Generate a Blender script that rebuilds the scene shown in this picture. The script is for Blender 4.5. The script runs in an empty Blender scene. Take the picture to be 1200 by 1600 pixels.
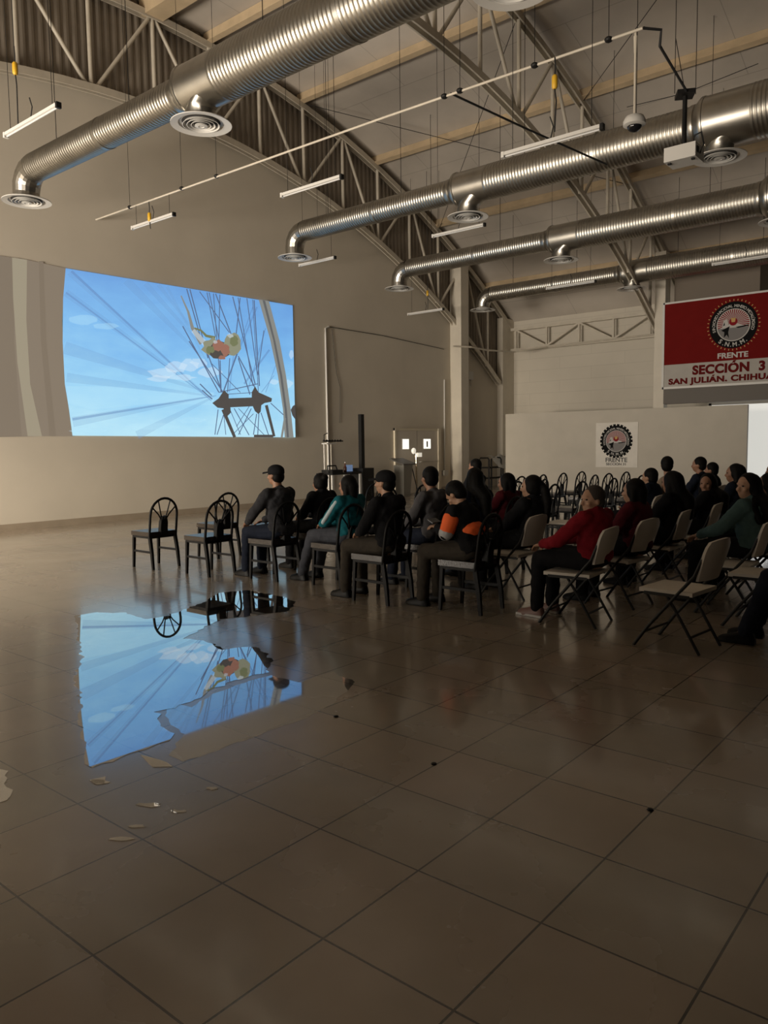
import bpy, bmesh, math, random
from mathutils import Vector, Matrix
PI = math.pi
sc = bpy.context.scene
COL = sc.collection

# ------------------------------------------------------------------ camera
CX, CY, CZ = 2.14366, -1.15137, 1.5556
R_ = Vector((0.7704819, 0.63732358, -0.01327738))
U_ = Vector((-0.04491658, 0.07505434, 0.99616733))
F_ = Vector((-0.63587745, 0.76693253, -0.08645441))
FOC = 1206.304
cam_d = bpy.data.cameras.new('camera'); cam = bpy.data.objects.new('camera', cam_d); COL.objects.link(cam)
cam_d.sensor_fit = 'HORIZONTAL'; cam_d.sensor_width = 36; cam_d.lens = FOC/1200*36
cam_d.clip_start = .05; cam_d.clip_end = 200
m = Matrix((R_, U_, -F_)).transposed().to_4x4(); m.translation = (CX, CY, CZ)
cam.matrix_world = m
sc.camera = cam
sc.view_settings.view_transform = 'Standard'; sc.view_settings.look = 'None'
sc.view_settings.exposure = 0; sc.view_settings.gamma = 1; sc.view_settings.use_curve_mapping = False

# ------------------------------------------------------------------ light
W = bpy.data.worlds.new('world'); sc.world = W; W.use_nodes = True
W.node_tree.nodes['Background'].inputs[0].default_value = (1, .88, .74, 1)
W.node_tree.nodes['Background'].inputs[1].default_value = .02
def area(name, loc, target, sx, sy, power, col=(1, .9, .76), spread=180):
    d = bpy.data.lights.new(name, 'AREA'); d.shape = 'RECTANGLE'; d.size = sx; d.size_y = sy
    d.energy = power; d.color = col; d.spread = math.radians(spread)
    o = bpy.data.objects.new(name, d); COL.objects.link(o); o.location = loc
    v = Vector(target)-Vector(loc); o.rotation_euler = v.to_track_quat('-Z', 'Y').to_euler()
    return o
area('daylight_side_doors', (-9.8, -5.6, 2.0), (-12.7, 10, 2.7), 5, 2.8, 910, (1, .895, .76), 104)
area('ceiling_bounce_fill', (-3.5, -5.4, 1.2), (-5, 10.5, 10.6), 8, 1.4, 290, (1, .87, .72), 75)  # added low lamp aimed up, stands for sun bounced onto the ceiling
area('daylight_low_gap', (-12.0, -4.5, .75), (-12.9, 7.5, .45), .8, .5, 26, (1, .86, .66), 22)
area('daylight_entrance', (-2.6, 23.6, 1.5), (-4, 12, 1.2), 3, 2.2, 12, (.95, .97, 1))

# ------------------------------------------------------------------ helpers
def ray(px, py): return F_ + R_*((px-600)/FOC) + U_*((800-py)/FOC)
def on_floor(px, py, z=0.0):
    d = ray(px, py); return Vector((CX, CY, CZ)) + d*((z-CZ)/d.z)
def on_x(px, py, X):
    d = ray(px, py); return Vector((CX, CY, CZ)) + d*((X-CX)/d.x)
def on_y(px, py, Y):
    d = ray(px, py); return Vector((CX, CY, CZ)) + d*((Y-CY)/d.y)

MATS = {}
def mat(name, col, rough=.6, metal=0, var=0.0, vscale=6, bump=0, bscale=60, emit=None, spec=.5):
    if name in MATS: return MATS[name]
    M = bpy.data.materials.new(name); M.use_nodes = True; nt = M.node_tree
    b = nt.nodes['Principled BSDF']
    b.inputs['Base Color'].default_value = (*col, 1); b.inputs['Roughness'].default_value = rough
    b.inputs['Metallic'].default_value = metal; b.inputs['Specular IOR Level'].default_value = spec
    tc = nt.nodes.new('ShaderNodeTexCoord')
    if var:
        n = nt.nodes.new('ShaderNodeTexNoise'); n.inputs['Scale'].default_value = vscale; n.inputs['Detail'].default_value = 5
        nt.links.new(tc.outputs['Object'], n.inputs['Vector'])
        mr = nt.nodes.new('ShaderNodeMapRange'); mr.inputs[1].default_value = .3; mr.inputs[2].default_value = .7
        mr.inputs[3].default_value = 1-var; mr.inputs[4].default_value = 1+var
        nt.links.new(n.outputs['Fac'], mr.inputs[0])
        mx = nt.nodes.new('ShaderNodeVectorMath'); mx.operation = 'SCALE'; mx.inputs[0].default_value = col
        nt.links.new(mr.outputs[0], mx.inputs['Scale']); nt.links.new(mx.outputs[0], b.inputs['Base Color'])
    if bump:
        n = nt.nodes.new('ShaderNodeTexNoise'); n.inputs['Scale'].default_value = bscale
        nt.links.new(tc.outputs['Object'], n.inputs['Vector'])
        bp = nt.nodes.new('ShaderNodeBump'); bp.inputs['Strength'].default_value = bump; bp.inputs['Distance'].default_value = .01
        nt.links.new(n.outputs['Fac'], bp.inputs['Height']); nt.links.new(bp.outputs[0], b.inputs['Normal'])
    if emit:
        b.inputs['Emission Color'].default_value = (*emit[:3], 1); b.inputs['Emission Strength'].default_value = emit[3]
    MATS[name] = M; return M

def link(name, me, m=None, parent=None):
    o = bpy.data.objects.new(name, me); COL.objects.link(o)
    if m is not None:
        for x in (m if isinstance(m, (list, tuple)) else [m]): me.materials.append(x)
    if parent: o.parent = parent
    return o
def obj(name, bm, m=None, parent=None, smooth=False, bevel=0):
    if bevel: bmesh.ops.bevel(bm, geom=[e for e in bm.edges if e.calc_face_angle(0) > .5], offset=bevel, segments=2, affect='EDGES')
    me = bpy.data.meshes.new(name)
    bmesh.ops.recalc_face_normals(bm, faces=bm.faces); bm.to_mesh(me); bm.free()
    if smooth:
        for p in me.polygons: p.use_smooth = True
        if hasattr(me, 'set_sharp_from_angle'): me.set_sharp_from_angle(angle=math.radians(50))
    return link(name, me, m, parent)
def tag(o, label, cat, group=None, kind=None):
    if label: o['label'] = label
    if cat: o['category'] = cat
    if group: o['group'] = group
    if kind: o['kind'] = kind
    return o
def thing(name, label, cat, loc=(0, 0, 0), rz=0, group=None):
    o = bpy.data.objects.new(name, None); COL.objects.link(o); o.location = loc; o.rotation_euler = (0, 0, rz)
    o.empty_display_size = .1
    return tag(o, label, cat, group)
def struct(name, bm, m, label=None, **k):
    o = obj(name, bm, m, **k); o['kind'] = 'structure'
    if label: o['label'] = label
    return o
def dup(o, loc=None, rz=None, label=None, group=None):
    c = o.copy(); COL.objects.link(c)
    def rec(s, t):
        for ch in s.children:
            d = ch.copy(); COL.objects.link(d); d.parent = t; rec(ch, d)
    rec(o, c)
    if loc is not None: c.location = loc
    if rz is not None: c.rotation_euler = (0, 0, rz)
    if label: c['label'] = label
    if group: c['group'] = group
    return c
BM = bmesh.new
def box(bm, a, b, mi=0, M=None):
    x0, y0, z0 = a; x1, y1, z1 = b
    vs = [bm.verts.new(p) for p in ((x0,y0,z0),(x1,y0,z0),(x1,y1,z0),(x0,y1,z0),(x0,y0,z1),(x1,y0,z1),(x1,y1,z1),(x0,y1,z1))]
    if M is not None:
        for v in vs: v.co = M @ v.co
    for f in ((0,3,2,1),(4,5,6,7),(0,1,5,4),(1,2,6,5),(2,3,7,6),(3,0,4,7)):
        bm.faces.new([vs[i] for i in f]).material_index = mi
    return bm
def frame_of(d, up=None):
    d = d.normalized(); up = Vector(up) if up else (Vector((0, 0, 1)) if abs(d.z) < .95 else Vector((1, 0, 0)))
    s = d.cross(up).normalized(); return s, s.cross(d).normalized()
def sweep(bm, pts, ra, rb=None, n=10, closed=False, rad=None, up=None, square=False, mi=0):
    """tube (or square bar) through pts"""
    pts = [Vector(p) for p in pts]; rb = rb or ra; rings = []
    N = len(pts)
    for i, p in enumerate(pts):
        if closed: d = pts[(i+1) % N]-pts[i-1]
        else: d = pts[min(i+1, N-1)]-pts[max(i-1, 0)]
        s, t = frame_of(d, up); k = rad[i] if rad else 1
        if square: offs = [(-1, -1), (1, -1), (1, 1), (-1, 1)]
        else: offs = [(math.cos(2*PI*j/n), math.sin(2*PI*j/n)) for j in range(n)]
        rings.append([bm.verts.new(p+s*(a*ra*k)+t*(b*rb*k)) for a, b in offs])
    q = len(rings[0])
    for i in range(N if closed else N-1):
        A, B = rings[i], rings[(i+1) % N]
        for j in range(q): bm.faces.new((A[j], A[(j+1) % q], B[(j+1) % q], B[j])).material_index = mi
    if not closed:
        bm.faces.new(rings[0][::-1]).material_index = mi; bm.faces.new(rings[-1]).material_index = mi
    return bm
def lathe(bm, prof, n=24, loc=(0, 0, 0), M=None, mi=0, capit=True):
    """prof = [(r, z)]"""
    L = Vector(loc); rings = []
    for r, z in prof:
        ring = []
        for j in range(n):
            p = Vector((r*math.cos(2*PI*j/n), r*math.sin(2*PI*j/n), z))
            if M is not None: p = M @ p
            ring.append(bm.verts.new(p+L))
        rings.append(ring)
    for A, B in zip(rings, rings[1:]):
        for j in range(n): bm.faces.new((A[j], A[(j+1) % n], B[(j+1) % n], B[j])).material_index = mi
    if capit:
        bm.faces.new(rings[0][::-1]).material_index = mi; bm.faces.new(rings[-1]).material_index = mi
    return bm
def ball(bm, c, r, n=2, M=None, mi=0):
    if not hasattr(r, '__len__'): r = (r, r, r)
    T = Matrix.Translation(c) @ (M.to_4x4() if M is not None else Matrix()) @ Matrix.Diagonal((*r, 1))
    g = bmesh.ops.create_icosphere(bm, subdivisions=n, radius=1, matrix=T)
    if mi:
        for v in g['verts']:
            for f in v.link_faces: f.material_index = mi
    return bm
def limb(bm, pts, rs, n=12):
    """tapered closed limb with ball joints (unioned later by the remesh)"""
    for i in range(len(pts)-1):
        a, b = Vector(pts[i]), Vector(pts[i+1]); s, t = frame_of(b-a); rings = []
        for p, r in ((a, rs[i]), (b, rs[i+1])):
            rings.append([bm.verts.new(p+(s*math.cos(2*PI*j/n)+t*math.sin(2*PI*j/n))*r) for j in range(n)])
        for j in range(n): bm.faces.new((rings[0][j], rings[0][(j+1) % n], rings[1][(j+1) % n], rings[1][j]))
        bm.faces.new(rings[0][::-1]); bm.faces.new(rings[1])
    for p, r in zip(pts, rs): ball(bm, p, r, 2)
    return bm
def fused(name, bm, vox, m, parent, smooth=4, folds=0):
    """one continuous surface out of overlapping forms"""
    bmesh.ops.recalc_face_normals(bm, faces=bm.faces)
    me = bpy.data.meshes.new('tmp'); bm.to_mesh(me); bm.free()
    t = bpy.data.objects.new('tmp', me); COL.objects.link(t)
    r = t.modifiers.new('r', 'REMESH'); r.mode = 'VOXEL'; r.voxel_size = vox; r.use_smooth_shade = True
    s = t.modifiers.new('s', 'SMOOTH'); s.iterations = smooth; s.factor = .5
    dg = bpy.context.evaluated_depsgraph_get()
    out = bpy.data.meshes.new_from_object(t.evaluated_get(dg)); out.name = name
    bpy.data.objects.remove(t); bpy.data.meshes.remove(me)
    for p in out.polygons: p.use_smooth = True
    if folds:
        from mathutils import noise
        sd_ = Vector((len(COL.objects)*1.7, 3.1, 0)); ns = [v.normal.copy() for v in out.vertices]
        for v, n_ in zip(out.vertices, ns):
            q = v.co+sd_; f = noise.noise(Vector((q.x*7, q.y*7, q.z*16)))*.7+noise.noise(q*22)*.35
            v.co += n_*(f*folds)
    out.materials.clear()
    return link(name, out, m, parent)
def poly(bm, pts, mi=0):
    f = bm.faces.new([bm.verts.new(p) for p in pts]); f.material_index = mi; return f
def text(body, size, m, parent, name='lettering', space=1.0, extrude=.002, bold=.0, align='CENTER', M=None, sx=1.0):
    c = bpy.data.curves.new('t', 'FONT'); c.body = body; c.size = size; c.extrude = extrude; c.offset = bold; c.space_character = space
    c.align_x = align; c.align_y = 'BOTTOM_BASELINE'
    t = bpy.data.objects.new('t', c); COL.objects.link(t)
    me = bpy.data.meshes.new_from_object(t.evaluated_get(bpy.context.evaluated_depsgraph_get()))
    bpy.data.objects.remove(t)
    me.transform((M or Matrix()) @ Matrix.Diagonal((sx, 1, 1, 1))); me.materials.clear()
    return link(name, me, m, parent)

# ------------------------------------------------------------------ materials
def floor_mat():
    M = bpy.data.materials.new('polished_tile'); M.use_nodes = True; nt = M.node_tree; L = nt.links
    b = nt.nodes['Principled BSDF']; tc = nt.nodes.new('ShaderNodeTexCoord')
    br = nt.nodes.new('ShaderNodeTexBrick'); br.offset = 0; br.squash = 1
    br.inputs['Scale'].default_value = 1; br.inputs['Brick Width'].default_value = .5; br.inputs['Row Height'].default_value = .5
    br.inputs['Mortar Size'].default_value = .0042; br.inputs['Mortar Smooth'].default_value = .1
    br.inputs['Color1'].default_value = (.37, .295, .225, 1); br.inputs['Color2'].default_value = (.315, .27, .205, 1)
    br.inputs['Mortar'].default_value = (.03, .022, .016, 1); br.inputs['Bias'].default_value = 0
    L.new(tc.outputs['Object'], br.inputs['Vector'])
    n = nt.nodes.new('ShaderNodeTexNoise'); n.inputs['Scale'].default_value = 1.6; n.inputs['Detail'].default_value = 4
    L.new(tc.outputs['Object'], n.inputs['Vector'])
    mr = nt.nodes.new('ShaderNodeMapRange'); mr.inputs[1].default_value = .3; mr.inputs[2].default_value = .7
    mr.inputs[3].default_value = .88; mr.inputs[4].default_value = 1.12; L.new(n.outputs['Fac'], mr.inputs[0])
    mx = nt.nodes.new('ShaderNodeVectorMath'); mx.operation = 'SCALE'
    L.new(br.outputs['Color'], mx.inputs[0]); L.new(mr.outputs[0], mx.inputs['Scale']); L.new(mx.outputs[0], b.inputs['Base Color'])
    n2 = nt.nodes.new('ShaderNodeTexNoise'); n2.inputs['Scale'].default_value = .9; n2.inputs['Detail'].default_value = 6
    L.new(tc.outputs['Object'], n2.inputs['Vector'])
    m2 = nt.nodes.new('ShaderNodeMapRange'); m2.inputs[1].default_value = .35; m2.inputs[2].default_value = .65
    m2.inputs[3].default_value = .2; m2.inputs[4].default_value = .34; L.new(n2.outputs['Fac'], m2.inputs[0])
    L.new(m2.outputs[0], b.inputs['Roughness'])
    b.inputs['Specular IOR Level'].default_value = .5
    b.inputs['Coat Weight'].default_value = .75; b.inputs['Coat Roughness'].default_value = .12; b.inputs['Coat IOR'].default_value = 1.5
    bp = nt.nodes.new('ShaderNodeBump'); bp.inputs['Strength'].default_value = .25; bp.inputs['Distance'].default_value = .002
    bp.invert = True
    L.new(br.outputs['Fac'], bp.inputs['Height']); L.new(bp.outputs[0], b.inputs['Normal'])
    return M
def block_mat(name, col, bw, rh, vec, mortar=.78, var=.05, msize=.008):
    M = bpy.data.materials.new(name); M.use_nodes = True; nt = M.node_tree; L = nt.links
    b = nt.nodes['Principled BSDF']; b.inputs['Roughness'].default_value = .75; b.inputs['Specular IOR Level'].default_value = .25
    tc = nt.nodes.new('ShaderNodeTexCoord'); sp = nt.nodes.new('ShaderNodeSeparateXYZ'); cb = nt.nodes.new('ShaderNodeCombineXYZ')
    L.new(tc.outputs['Object'], sp.inputs[0]); L.new(sp.outputs[vec[0]], cb.inputs[0]); L.new(sp.outputs[vec[1]], cb.inputs[1])
    br = nt.nodes.new('ShaderNodeTexBrick'); br.offset = .5
    br.inputs['Scale'].default_value = 1; br.inputs['Brick Width'].default_value = bw; br.inputs['Row Height'].default_value = rh
    br.inputs['Mortar Size'].default_value = msize; br.inputs['Mortar Smooth'].default_value = .5
    br.inputs['Color1'].default_value = (*col, 1); br.inputs['Color2'].default_value = (*[c*.97 for c in col], 1)
    br.inputs['Mortar'].default_value = (*[c*mortar for c in col], 1)
    L.new(cb.outputs[0], br.inputs['Vector'])
    n = nt.nodes.new('ShaderNodeTexNoise'); n.inputs['Scale'].default_value = .7; n.inputs['Detail'].default_value = 6
    L.new(tc.outputs['Object'], n.inputs['Vector'])
    mr = nt.nodes.new('ShaderNodeMapRange'); mr.inputs[1].default_value = .3; mr.inputs[2].default_value = .7
    mr.inputs[3].default_value = 1-var; mr.inputs[4].default_value = 1+var; L.new(n.outputs['Fac'], mr.inputs[0])
    mx = nt.nodes.new('ShaderNodeVectorMath'); mx.operation = 'SCALE'
    L.new(br.outputs['Color'], mx.inputs[0]); L.new(mr.outputs[0], mx.inputs['Scale']); L.new(mx.outputs[0], b.inputs['Base Color'])
    return M
def metal_mat(name, col, rough, aniso=0):
    m_ = mat(name, col, rough, 1, var=.12, vscale=3); return m_

M_floor = floor_mat()
M_wall = block_mat('painted_plaster', (.60, .545, .455), 3.0, 1.2, (1, 2), .985, .05, .004)
M_block = block_mat('painted_blockwork', (.56, .515, .435), 2.4, .42, (0, 2), .86, .05, .012)
M_ceil = block_mat('ceiling_panels', (.50, .45, .39), 2.9, 2.94, (0, 1), .72, .12, .012)
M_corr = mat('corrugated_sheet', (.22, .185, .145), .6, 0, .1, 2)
M_trim = mat('skirting_tile', (.34, .28, .21), .35, 0, .08, 4)
M_steel = mat('cream_painted_steel', (.52, .47, .385), .5, 0, .08, 5)
M_purlin = mat('ochre_painted_purlin', (.54, .42, .27), .55, 0, .12, 3)
M_white = mat('white_enamel', (.56, .545, .51), .45)
M_galv = metal_mat('galvanised_steel', (.36, .34, .30), .36)
M_galv2 = metal_mat('galvanised_sleeve', (.40, .38, .34), .33)
M_dark = mat('dark_metal', (.012, .0115, .011), .5, spec=.2)
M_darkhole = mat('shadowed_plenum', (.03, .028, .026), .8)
M_frame = mat('black_powder_coat', (.006, .0057, .0055), .5, spec=.14)
M_vinyl = mat('brown_black_vinyl', (.020, .013, .009), .25, bump=.15, bscale=90, spec=.45)
M_plastic = mat('light_grey_plastic', (.58, .53, .455), .5, 0, .04, 8)
M_legs = mat('grey_steel_tube', (.018, .018, .017), .45, spec=.25)
M_cable = mat('black_cable', (.012, .012, .012), .6)
M_yellow = mat('yellow_plug_body', (.62, .36, .02), .5)
M_cream = mat('cream_column_paint', (.58, .53, .44), .6, 0, .04, 3)

# ------------------------------------------------------------------ the room
XW, YF = -12.9, 24.4
def zroof(y): return 11.12-.022*(y-9.2)**2
def zchord_top(y): return 10.86-.022*(y-9.2)**2
def zchord_low(y): return 8.95-.0253*(y-9.2)**2
b = BM(); box(b, (-13.2, -7, -.1), (9, YF+.3, 0)); struct('floor', b, M_floor, 'glossy beige square floor tiles with dark joints')
ys = [-6+i*(YF+6)/60 for i in range(61)]
# screen wall with arched top edge
b = BM()
for y0, y1 in zip(ys, ys[1:]):
    za, zb = zchord_low(y0)-.02, zchord_low(y1)-.02
    vs = [(XW, y0, 0), (XW, y1, 0), (XW, y1, zb), (XW, y0, za)]
    poly(b, vs); poly(b, [(x-.25, y, z) for x, y, z in vs][::-1])
    poly(b, [(XW, y0, za), (XW, y1, zb), (XW-.25, y1, zb), (XW-.25, y0, za)])
bmesh.ops.remove_doubles(b, verts=b.verts, dist=1e-4)
struct('wall_left', b, M_wall, 'beige wall that carries the projected picture')
# corrugated sheet above it
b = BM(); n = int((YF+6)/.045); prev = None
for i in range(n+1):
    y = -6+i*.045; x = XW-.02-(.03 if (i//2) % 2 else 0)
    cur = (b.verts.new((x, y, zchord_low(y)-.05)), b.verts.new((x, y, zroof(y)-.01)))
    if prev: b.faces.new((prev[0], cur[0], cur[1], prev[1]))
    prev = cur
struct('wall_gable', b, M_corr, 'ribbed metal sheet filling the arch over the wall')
# roof
b = BM()
for y0, y1 in zip(ys, ys[1:]):
    poly(b, [(-13.2, y0, zroof(y0)), (9, y0, zroof(y0)), (9, y1, zroof(y1)), (-13.2, y1, zroof(y1))])
    poly(b, [(-13.2, y0, zroof(y0)+.12), (-13.2, y1, zroof(y1)+.12), (9, y1, zroof(y1)+.12), (9, y0, zroof(y0)+.12)])
bmesh.ops.remove_doubles(b, verts=b.verts, dist=1e-4)
struct('ceiling', b, M_ceil, 'curved panelled underside of the roof')
b = BM(); box(b, (XW-.25, YF, 0), (9, YF+.25, zroof(YF)+.1)); struct('wall_far', b, M_block, 'painted block wall at the far side')
# purlins run the length of the hall
b0 = BM(); box(b0, (-12.88, 8.98, zroof(9.2)-.36), (9, 9.42, zroof(9.2)-.01)); struct('trim_ridge', b0, M_purlin, 'wide ridge beam')
for i, y in enumerate((-4.1, -1.1, 1.8, 4.75, 7.7, 10.72, 13.68, 16.66, 19.64, 22.6)):
    b = BM(); z = zroof(y)-.01; s = -2*.022*(y-9.2)
    M = Matrix.Translation((0, y, z)) @ Matrix.Rotation(math.atan(s), 4, 'X')
    box(b, (-12.88, -.045, -.24), (9, .045, 0), M=M)
    box(b, (-12.88, -.10, -.255), (9, .045, -.235), M=M)
    struct('trim_%d' % (i+1), b, M_purlin)
# columns
b = BM(); box(b, (XW, 20.6, 0), (-12.46, 21.05, 7.75)); struct('trim_pillar_near', b, M_cream, bevel=.01)
b = BM(); box(b, (XW, 23.6, 0), (-12.66, 24.4, 6.1)); struct('trim_pillar_corner', b, M_cream, bevel=.01)
b = BM(); box(b, (-6.26, 21.34, 0), (-5.96, 21.64, 6.95)); struct('trim_pillar_middle', b, M_cream, bevel=.01)
# skirting
b = BM(); box(b, (XW, -6, 0), (XW+.02, 20.6, .13)); struct('baseboard_left', b, M_trim)
# low partition and the header over the entrance
b = BM(); box(b, (-11.06, 21.1, 0), (-3.62, 21.22, 2.51)); struct('wall_partition', b, mat('partition_paint', (.47, .43, .36), .7, 0, .04, 2), 'low free-standing partition with the small poster')
b = BM(); box(b, (-5.94, 21.26, 2.62), (3, 21.5, 3.06)); struct('trim_header', b, mat('dark_header', (.10, .085, .07), .6))
b = BM(); box(b, (-5.94, 21.42, 3.06), (3, 21.5, 5.35)); struct('wall_header', b, M_cream)
b = BM(); box(b, (-5.9, 21.9, 5.35), (-3.6, 23.2, 6.5)); struct('trim_bulkhead', b, mat('brown_bulkhead', (.16, .13, .10), .7))
M_day = mat('daylit_glazing', (.8, .8, .78), .4, emit=(.92, .92, .86, .62))
b = BM(); box(b, (-5.6, YF-.06, .05), (1.5, YF-.02, 2.72))
w = struct('window_1', b, M_day, 'bright daylit glazed entrance at the far right')
b = BM()
for x in (-5.6, -3.2, -.9, 1.4): box(b, (x, YF-.10, .05), (x+.08, YF-.06, 2.72))
box(b, (-5.6, YF-.10, 2.66), (1.5, YF-.06, 2.76)); obj('window_frame', b, M_white, w)

# double door
dr = thing('door_1', 'pale double door with two small lit windows at the far end of the wall', None); dr['kind'] = 'structure'
M_door = mat('grey_beige_door', (.58, .53, .46), .5)
M_glow = mat('lit_door_window', (.9, .9, .85), .4, emit=(1, .95, .84, 1.1))
for y0, y1, w0, w1 in ((17.58, 18.63, 17.88, 18.2), (18.66, 19.75, 18.98, 19.36)):
    b = BM(); box(b, (XW, y0, .01), (XW+.05, y1, 2.0)); d = obj('door_leaf', b, M_door, dr, bevel=.004)
    b = BM(); box(b, (XW+.05, w0-.03, 1.39), (XW+.055, w1+.03, 1.76)); obj('window_rim', b, M_white, d)
    b = BM(); box(b, (XW+.055, w0, 1.42), (XW+.06, w1, 1.73)); obj('window_pane', b, M_glow, d)
b = BM(); box(b, (XW+.06, 19.13, 1.47), (XW+.064, 19.2, 1.66)); obj('notice', b, M_dark, d)
b = BM(); sweep(b, [(XW+.055, 18.75, 1.0), (XW+.11, 18.75, 1.0), (XW+.11, 19.65, 1.0), (XW+.055, 19.65, 1.0)], .015); obj('push_bar', b, M_galv2, d)
b = BM(); box(b, (XW, 17.5, 0), (XW+.06, 17.58, 2.07)); box(b, (XW, 19.76, 0), (XW+.09, 19.9, 2.07)); box(b, (XW, 17.5, 2.0), (XW+.07, 19.9, 2.07))
obj('door_frame', b, mat('cream_door_frame', (.62, .56, .44), .4), dr)
# small area lamp in front of the closed double door, aimed at the floor
area('door_floor_lamp', (XW+.25, 18.95, 1.55), (XW+1.6, 18.2, 0), .3, .3, 3, (1, .93, .8), 60)

# ------------------------------------------------------------------ trusses
def truss(X, label, y0=-5.6, y1=24.2, low_end=24.0):
    t = thing('roof_truss', label, 'truss', (0, 0, 0), 0, 'arched roof trusses')
    yy = [y0+i*(y1-y0)/40 for i in range(41)]
    def chord(f, ylist, nm):
        b = BM()
        for dx in (-.07, .07): sweep(b, [(X+dx, y, f(y)-.07) for y in ylist], .018, .07, square=True, up=(0, 0, 1))
        sweep(b, [(X, y, f(y)-.005) for y in ylist], .085, .008, square=True)
        obj(nm, b, M_steel, t)
    chord(zchord_top, yy, 'top_chord')
    chord(zchord_low, [y for y in yy if y <= low_end], 'bottom_chord')
    y = -4.3; k = 0; nodes = []
    while y < 24: nodes.append((y, k)); y += 1.5; k += 1
    # T nodes (diagonals meet at the top) at 9.2, 12.2 ... ; L nodes between them
    for i, (y, k) in enumerate(nodes):
        b = BM(); sweep(b, [(X, y, zchord_low(y)-.03), (X, y, zchord_top(y)-.1)], .045, n=8); obj('vertical_strut', b, M_steel, t, smooth=True)
        if i:
            ya, _ = nodes[i-1]
            top_first = (i-1) % 2 == 1   # node at 9.2 is index 9
            a_, c_ = ((X, ya+.08, zchord_top(ya)-.12), (X, y-.1, zchord_low(y)-.03)) if top_first else ((X, ya+.1, zchord_low(ya)-.03), (X, y-.08, zchord_top(y)-.12))
            b = BM(); sweep(b, [a_, c_], .042, n=8); obj('diagonal_strut', b, M_steel, t, smooth=True)
    return t
truss(-12.74, 'cream arched roof truss against the wall above the projected picture')
truss(-6.35, 'free-spanning arched roof truss crossing over the middle of the hall', low_end=22.3)
# dark slot between top chord and roof on the end truss is the open gap itself
g = thing('lattice_girder', 'straight light lattice girder spanning between the far pillars', 'girder')
for zz, nm in ((5.72, 'top_rail'), (4.98, 'bottom_rail')):
    b = BM(); sweep(b, [(-12.6, 24.1, zz-.02), (-6.2, 24.1, zz)], .05, .05, square=True); obj(nm, b, M_steel, g)
xs = [-12.4+i*1.24 for i in range(6)]
for i, x in enumerate(xs):
    b = BM(); sweep(b, [(x, 24.1, 4.98), (x, 24.1, 5.7)], .035, square=True); obj('post', b, M_steel, g)
    if i < 5:
        zz = (5.68, 5.0) if i % 2 == 0 else (5.0, 5.68)
        b = BM(); sweep(b, [(x, 24.1, zz[0]), (xs[i+1], 24.1, zz[1])], .03, square=True); obj('diagonal', b, M_steel, g)
# knee brace at the wall
# bracing rods under the roof
for i, (a, c, lab) in enumerate((((-12.6, 13.7), (-6.4, 19.6), 'thin steel bracing rod under the roof rising from the wall to the middle truss'),
                    ((-12.6, 19.6), (-6.4, 13.7), 'thin steel bracing rod crossing back toward the wall under the roof'),
                    ((-6.4, 10.7), (.5, 16.7), 'thin bracing rod under the roof above the projector'),
                    ((-6.4, 16.7), (.5, 10.7), 'thin bracing rod under the roof crossing above the second duct'))):
    b = BM(); sweep(b, [(a[0], a[1], zroof(a[1])-.3), (c[0], c[1], zroof(c[1])-.3)], .008, n=6)
    tag(obj('bracing_rod', b, M_dark), lab, 'rod', 'roof bracing rods')

# ------------------------------------------------------------------ ducts
DIFFX = (-11.3, -6.45, -1.75, 3.0)
def ribbed(bm, x0, x1, y, z, r, n=28, pitch=.062, depth=.005):
    k = max(2, int((x1-x0)/pitch)); rings = []
    for i in range(k):
        a = x0+(x1-x0)*i/k; w_ = (x1-x0)/k
        for f, dr_ in ((0, 0), (.55, 0), (.68, depth), (.86, depth)):
            rings.append((a+w_*f, r+dr_))
    rings.append((x1, r))
    R = [[bm.verts.new((xx, y+rr*math.cos(2*PI*j/n), z+rr*math.sin(2*PI*j/n))) for j in range(n)] for xx, rr in rings]
    for A, B in zip(R, R[1:]):
        for j in range(n): bm.faces.new((A[j], A[(j+1) % n], B[(j+1) % n], B[j]))
    return bm
def diffuser_mesh():
    b = BM()
    # flared round plate and nested cones
    lathe(b, [(.19, .09), (.2, .05), (.27, .03), (.40, 0), (.40, -.012), (.30, .002), (.29, .02), (.2, .03), (.19, .09)], 36, capit=False)
    for r in (.245, .19, .135):
        lathe(b, [(r, -.02), (r-.028, .012), (r-.034, .01), (r-.008, -.022), (r, -.02)], 32, capit=False)
    lathe(b, [(.085, -.03), (.04, -.036), (.035, -.02), (.08, -.015)], 24)
    me = bpy.data.meshes.new('diffuser'); bmesh.ops.recalc_face_normals(b, faces=b.faces); b.to_mesh(me); b.free()
    for p in me.polygons: p.use_smooth = True
    me.set_sharp_from_angle(angle=math.radians(35)); me.materials.append(M_white); return me
DIFF = diffuser_mesh()
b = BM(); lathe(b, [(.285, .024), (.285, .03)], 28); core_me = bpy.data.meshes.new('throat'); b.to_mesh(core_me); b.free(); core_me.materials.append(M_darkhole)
def add_diffuser(x, y, z, t):
    d = bpy.data.objects.new('diffuser', DIFF); COL.objects.link(d); d.parent = t; d.location = (x, y, z)
    c = bpy.data.objects.new('throat', core_me); COL.objects.link(c); c.parent = d
def tube_x(name, t, x0, x1, y, z, ra, rb, m=None, n=28):
    b = BM(); sweep(b, [(x0, y, z), (x1, y, z)], 1, n=n, rad=[ra, rb]); return obj(name, b, m or M_galv2, t, smooth=True)
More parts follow.
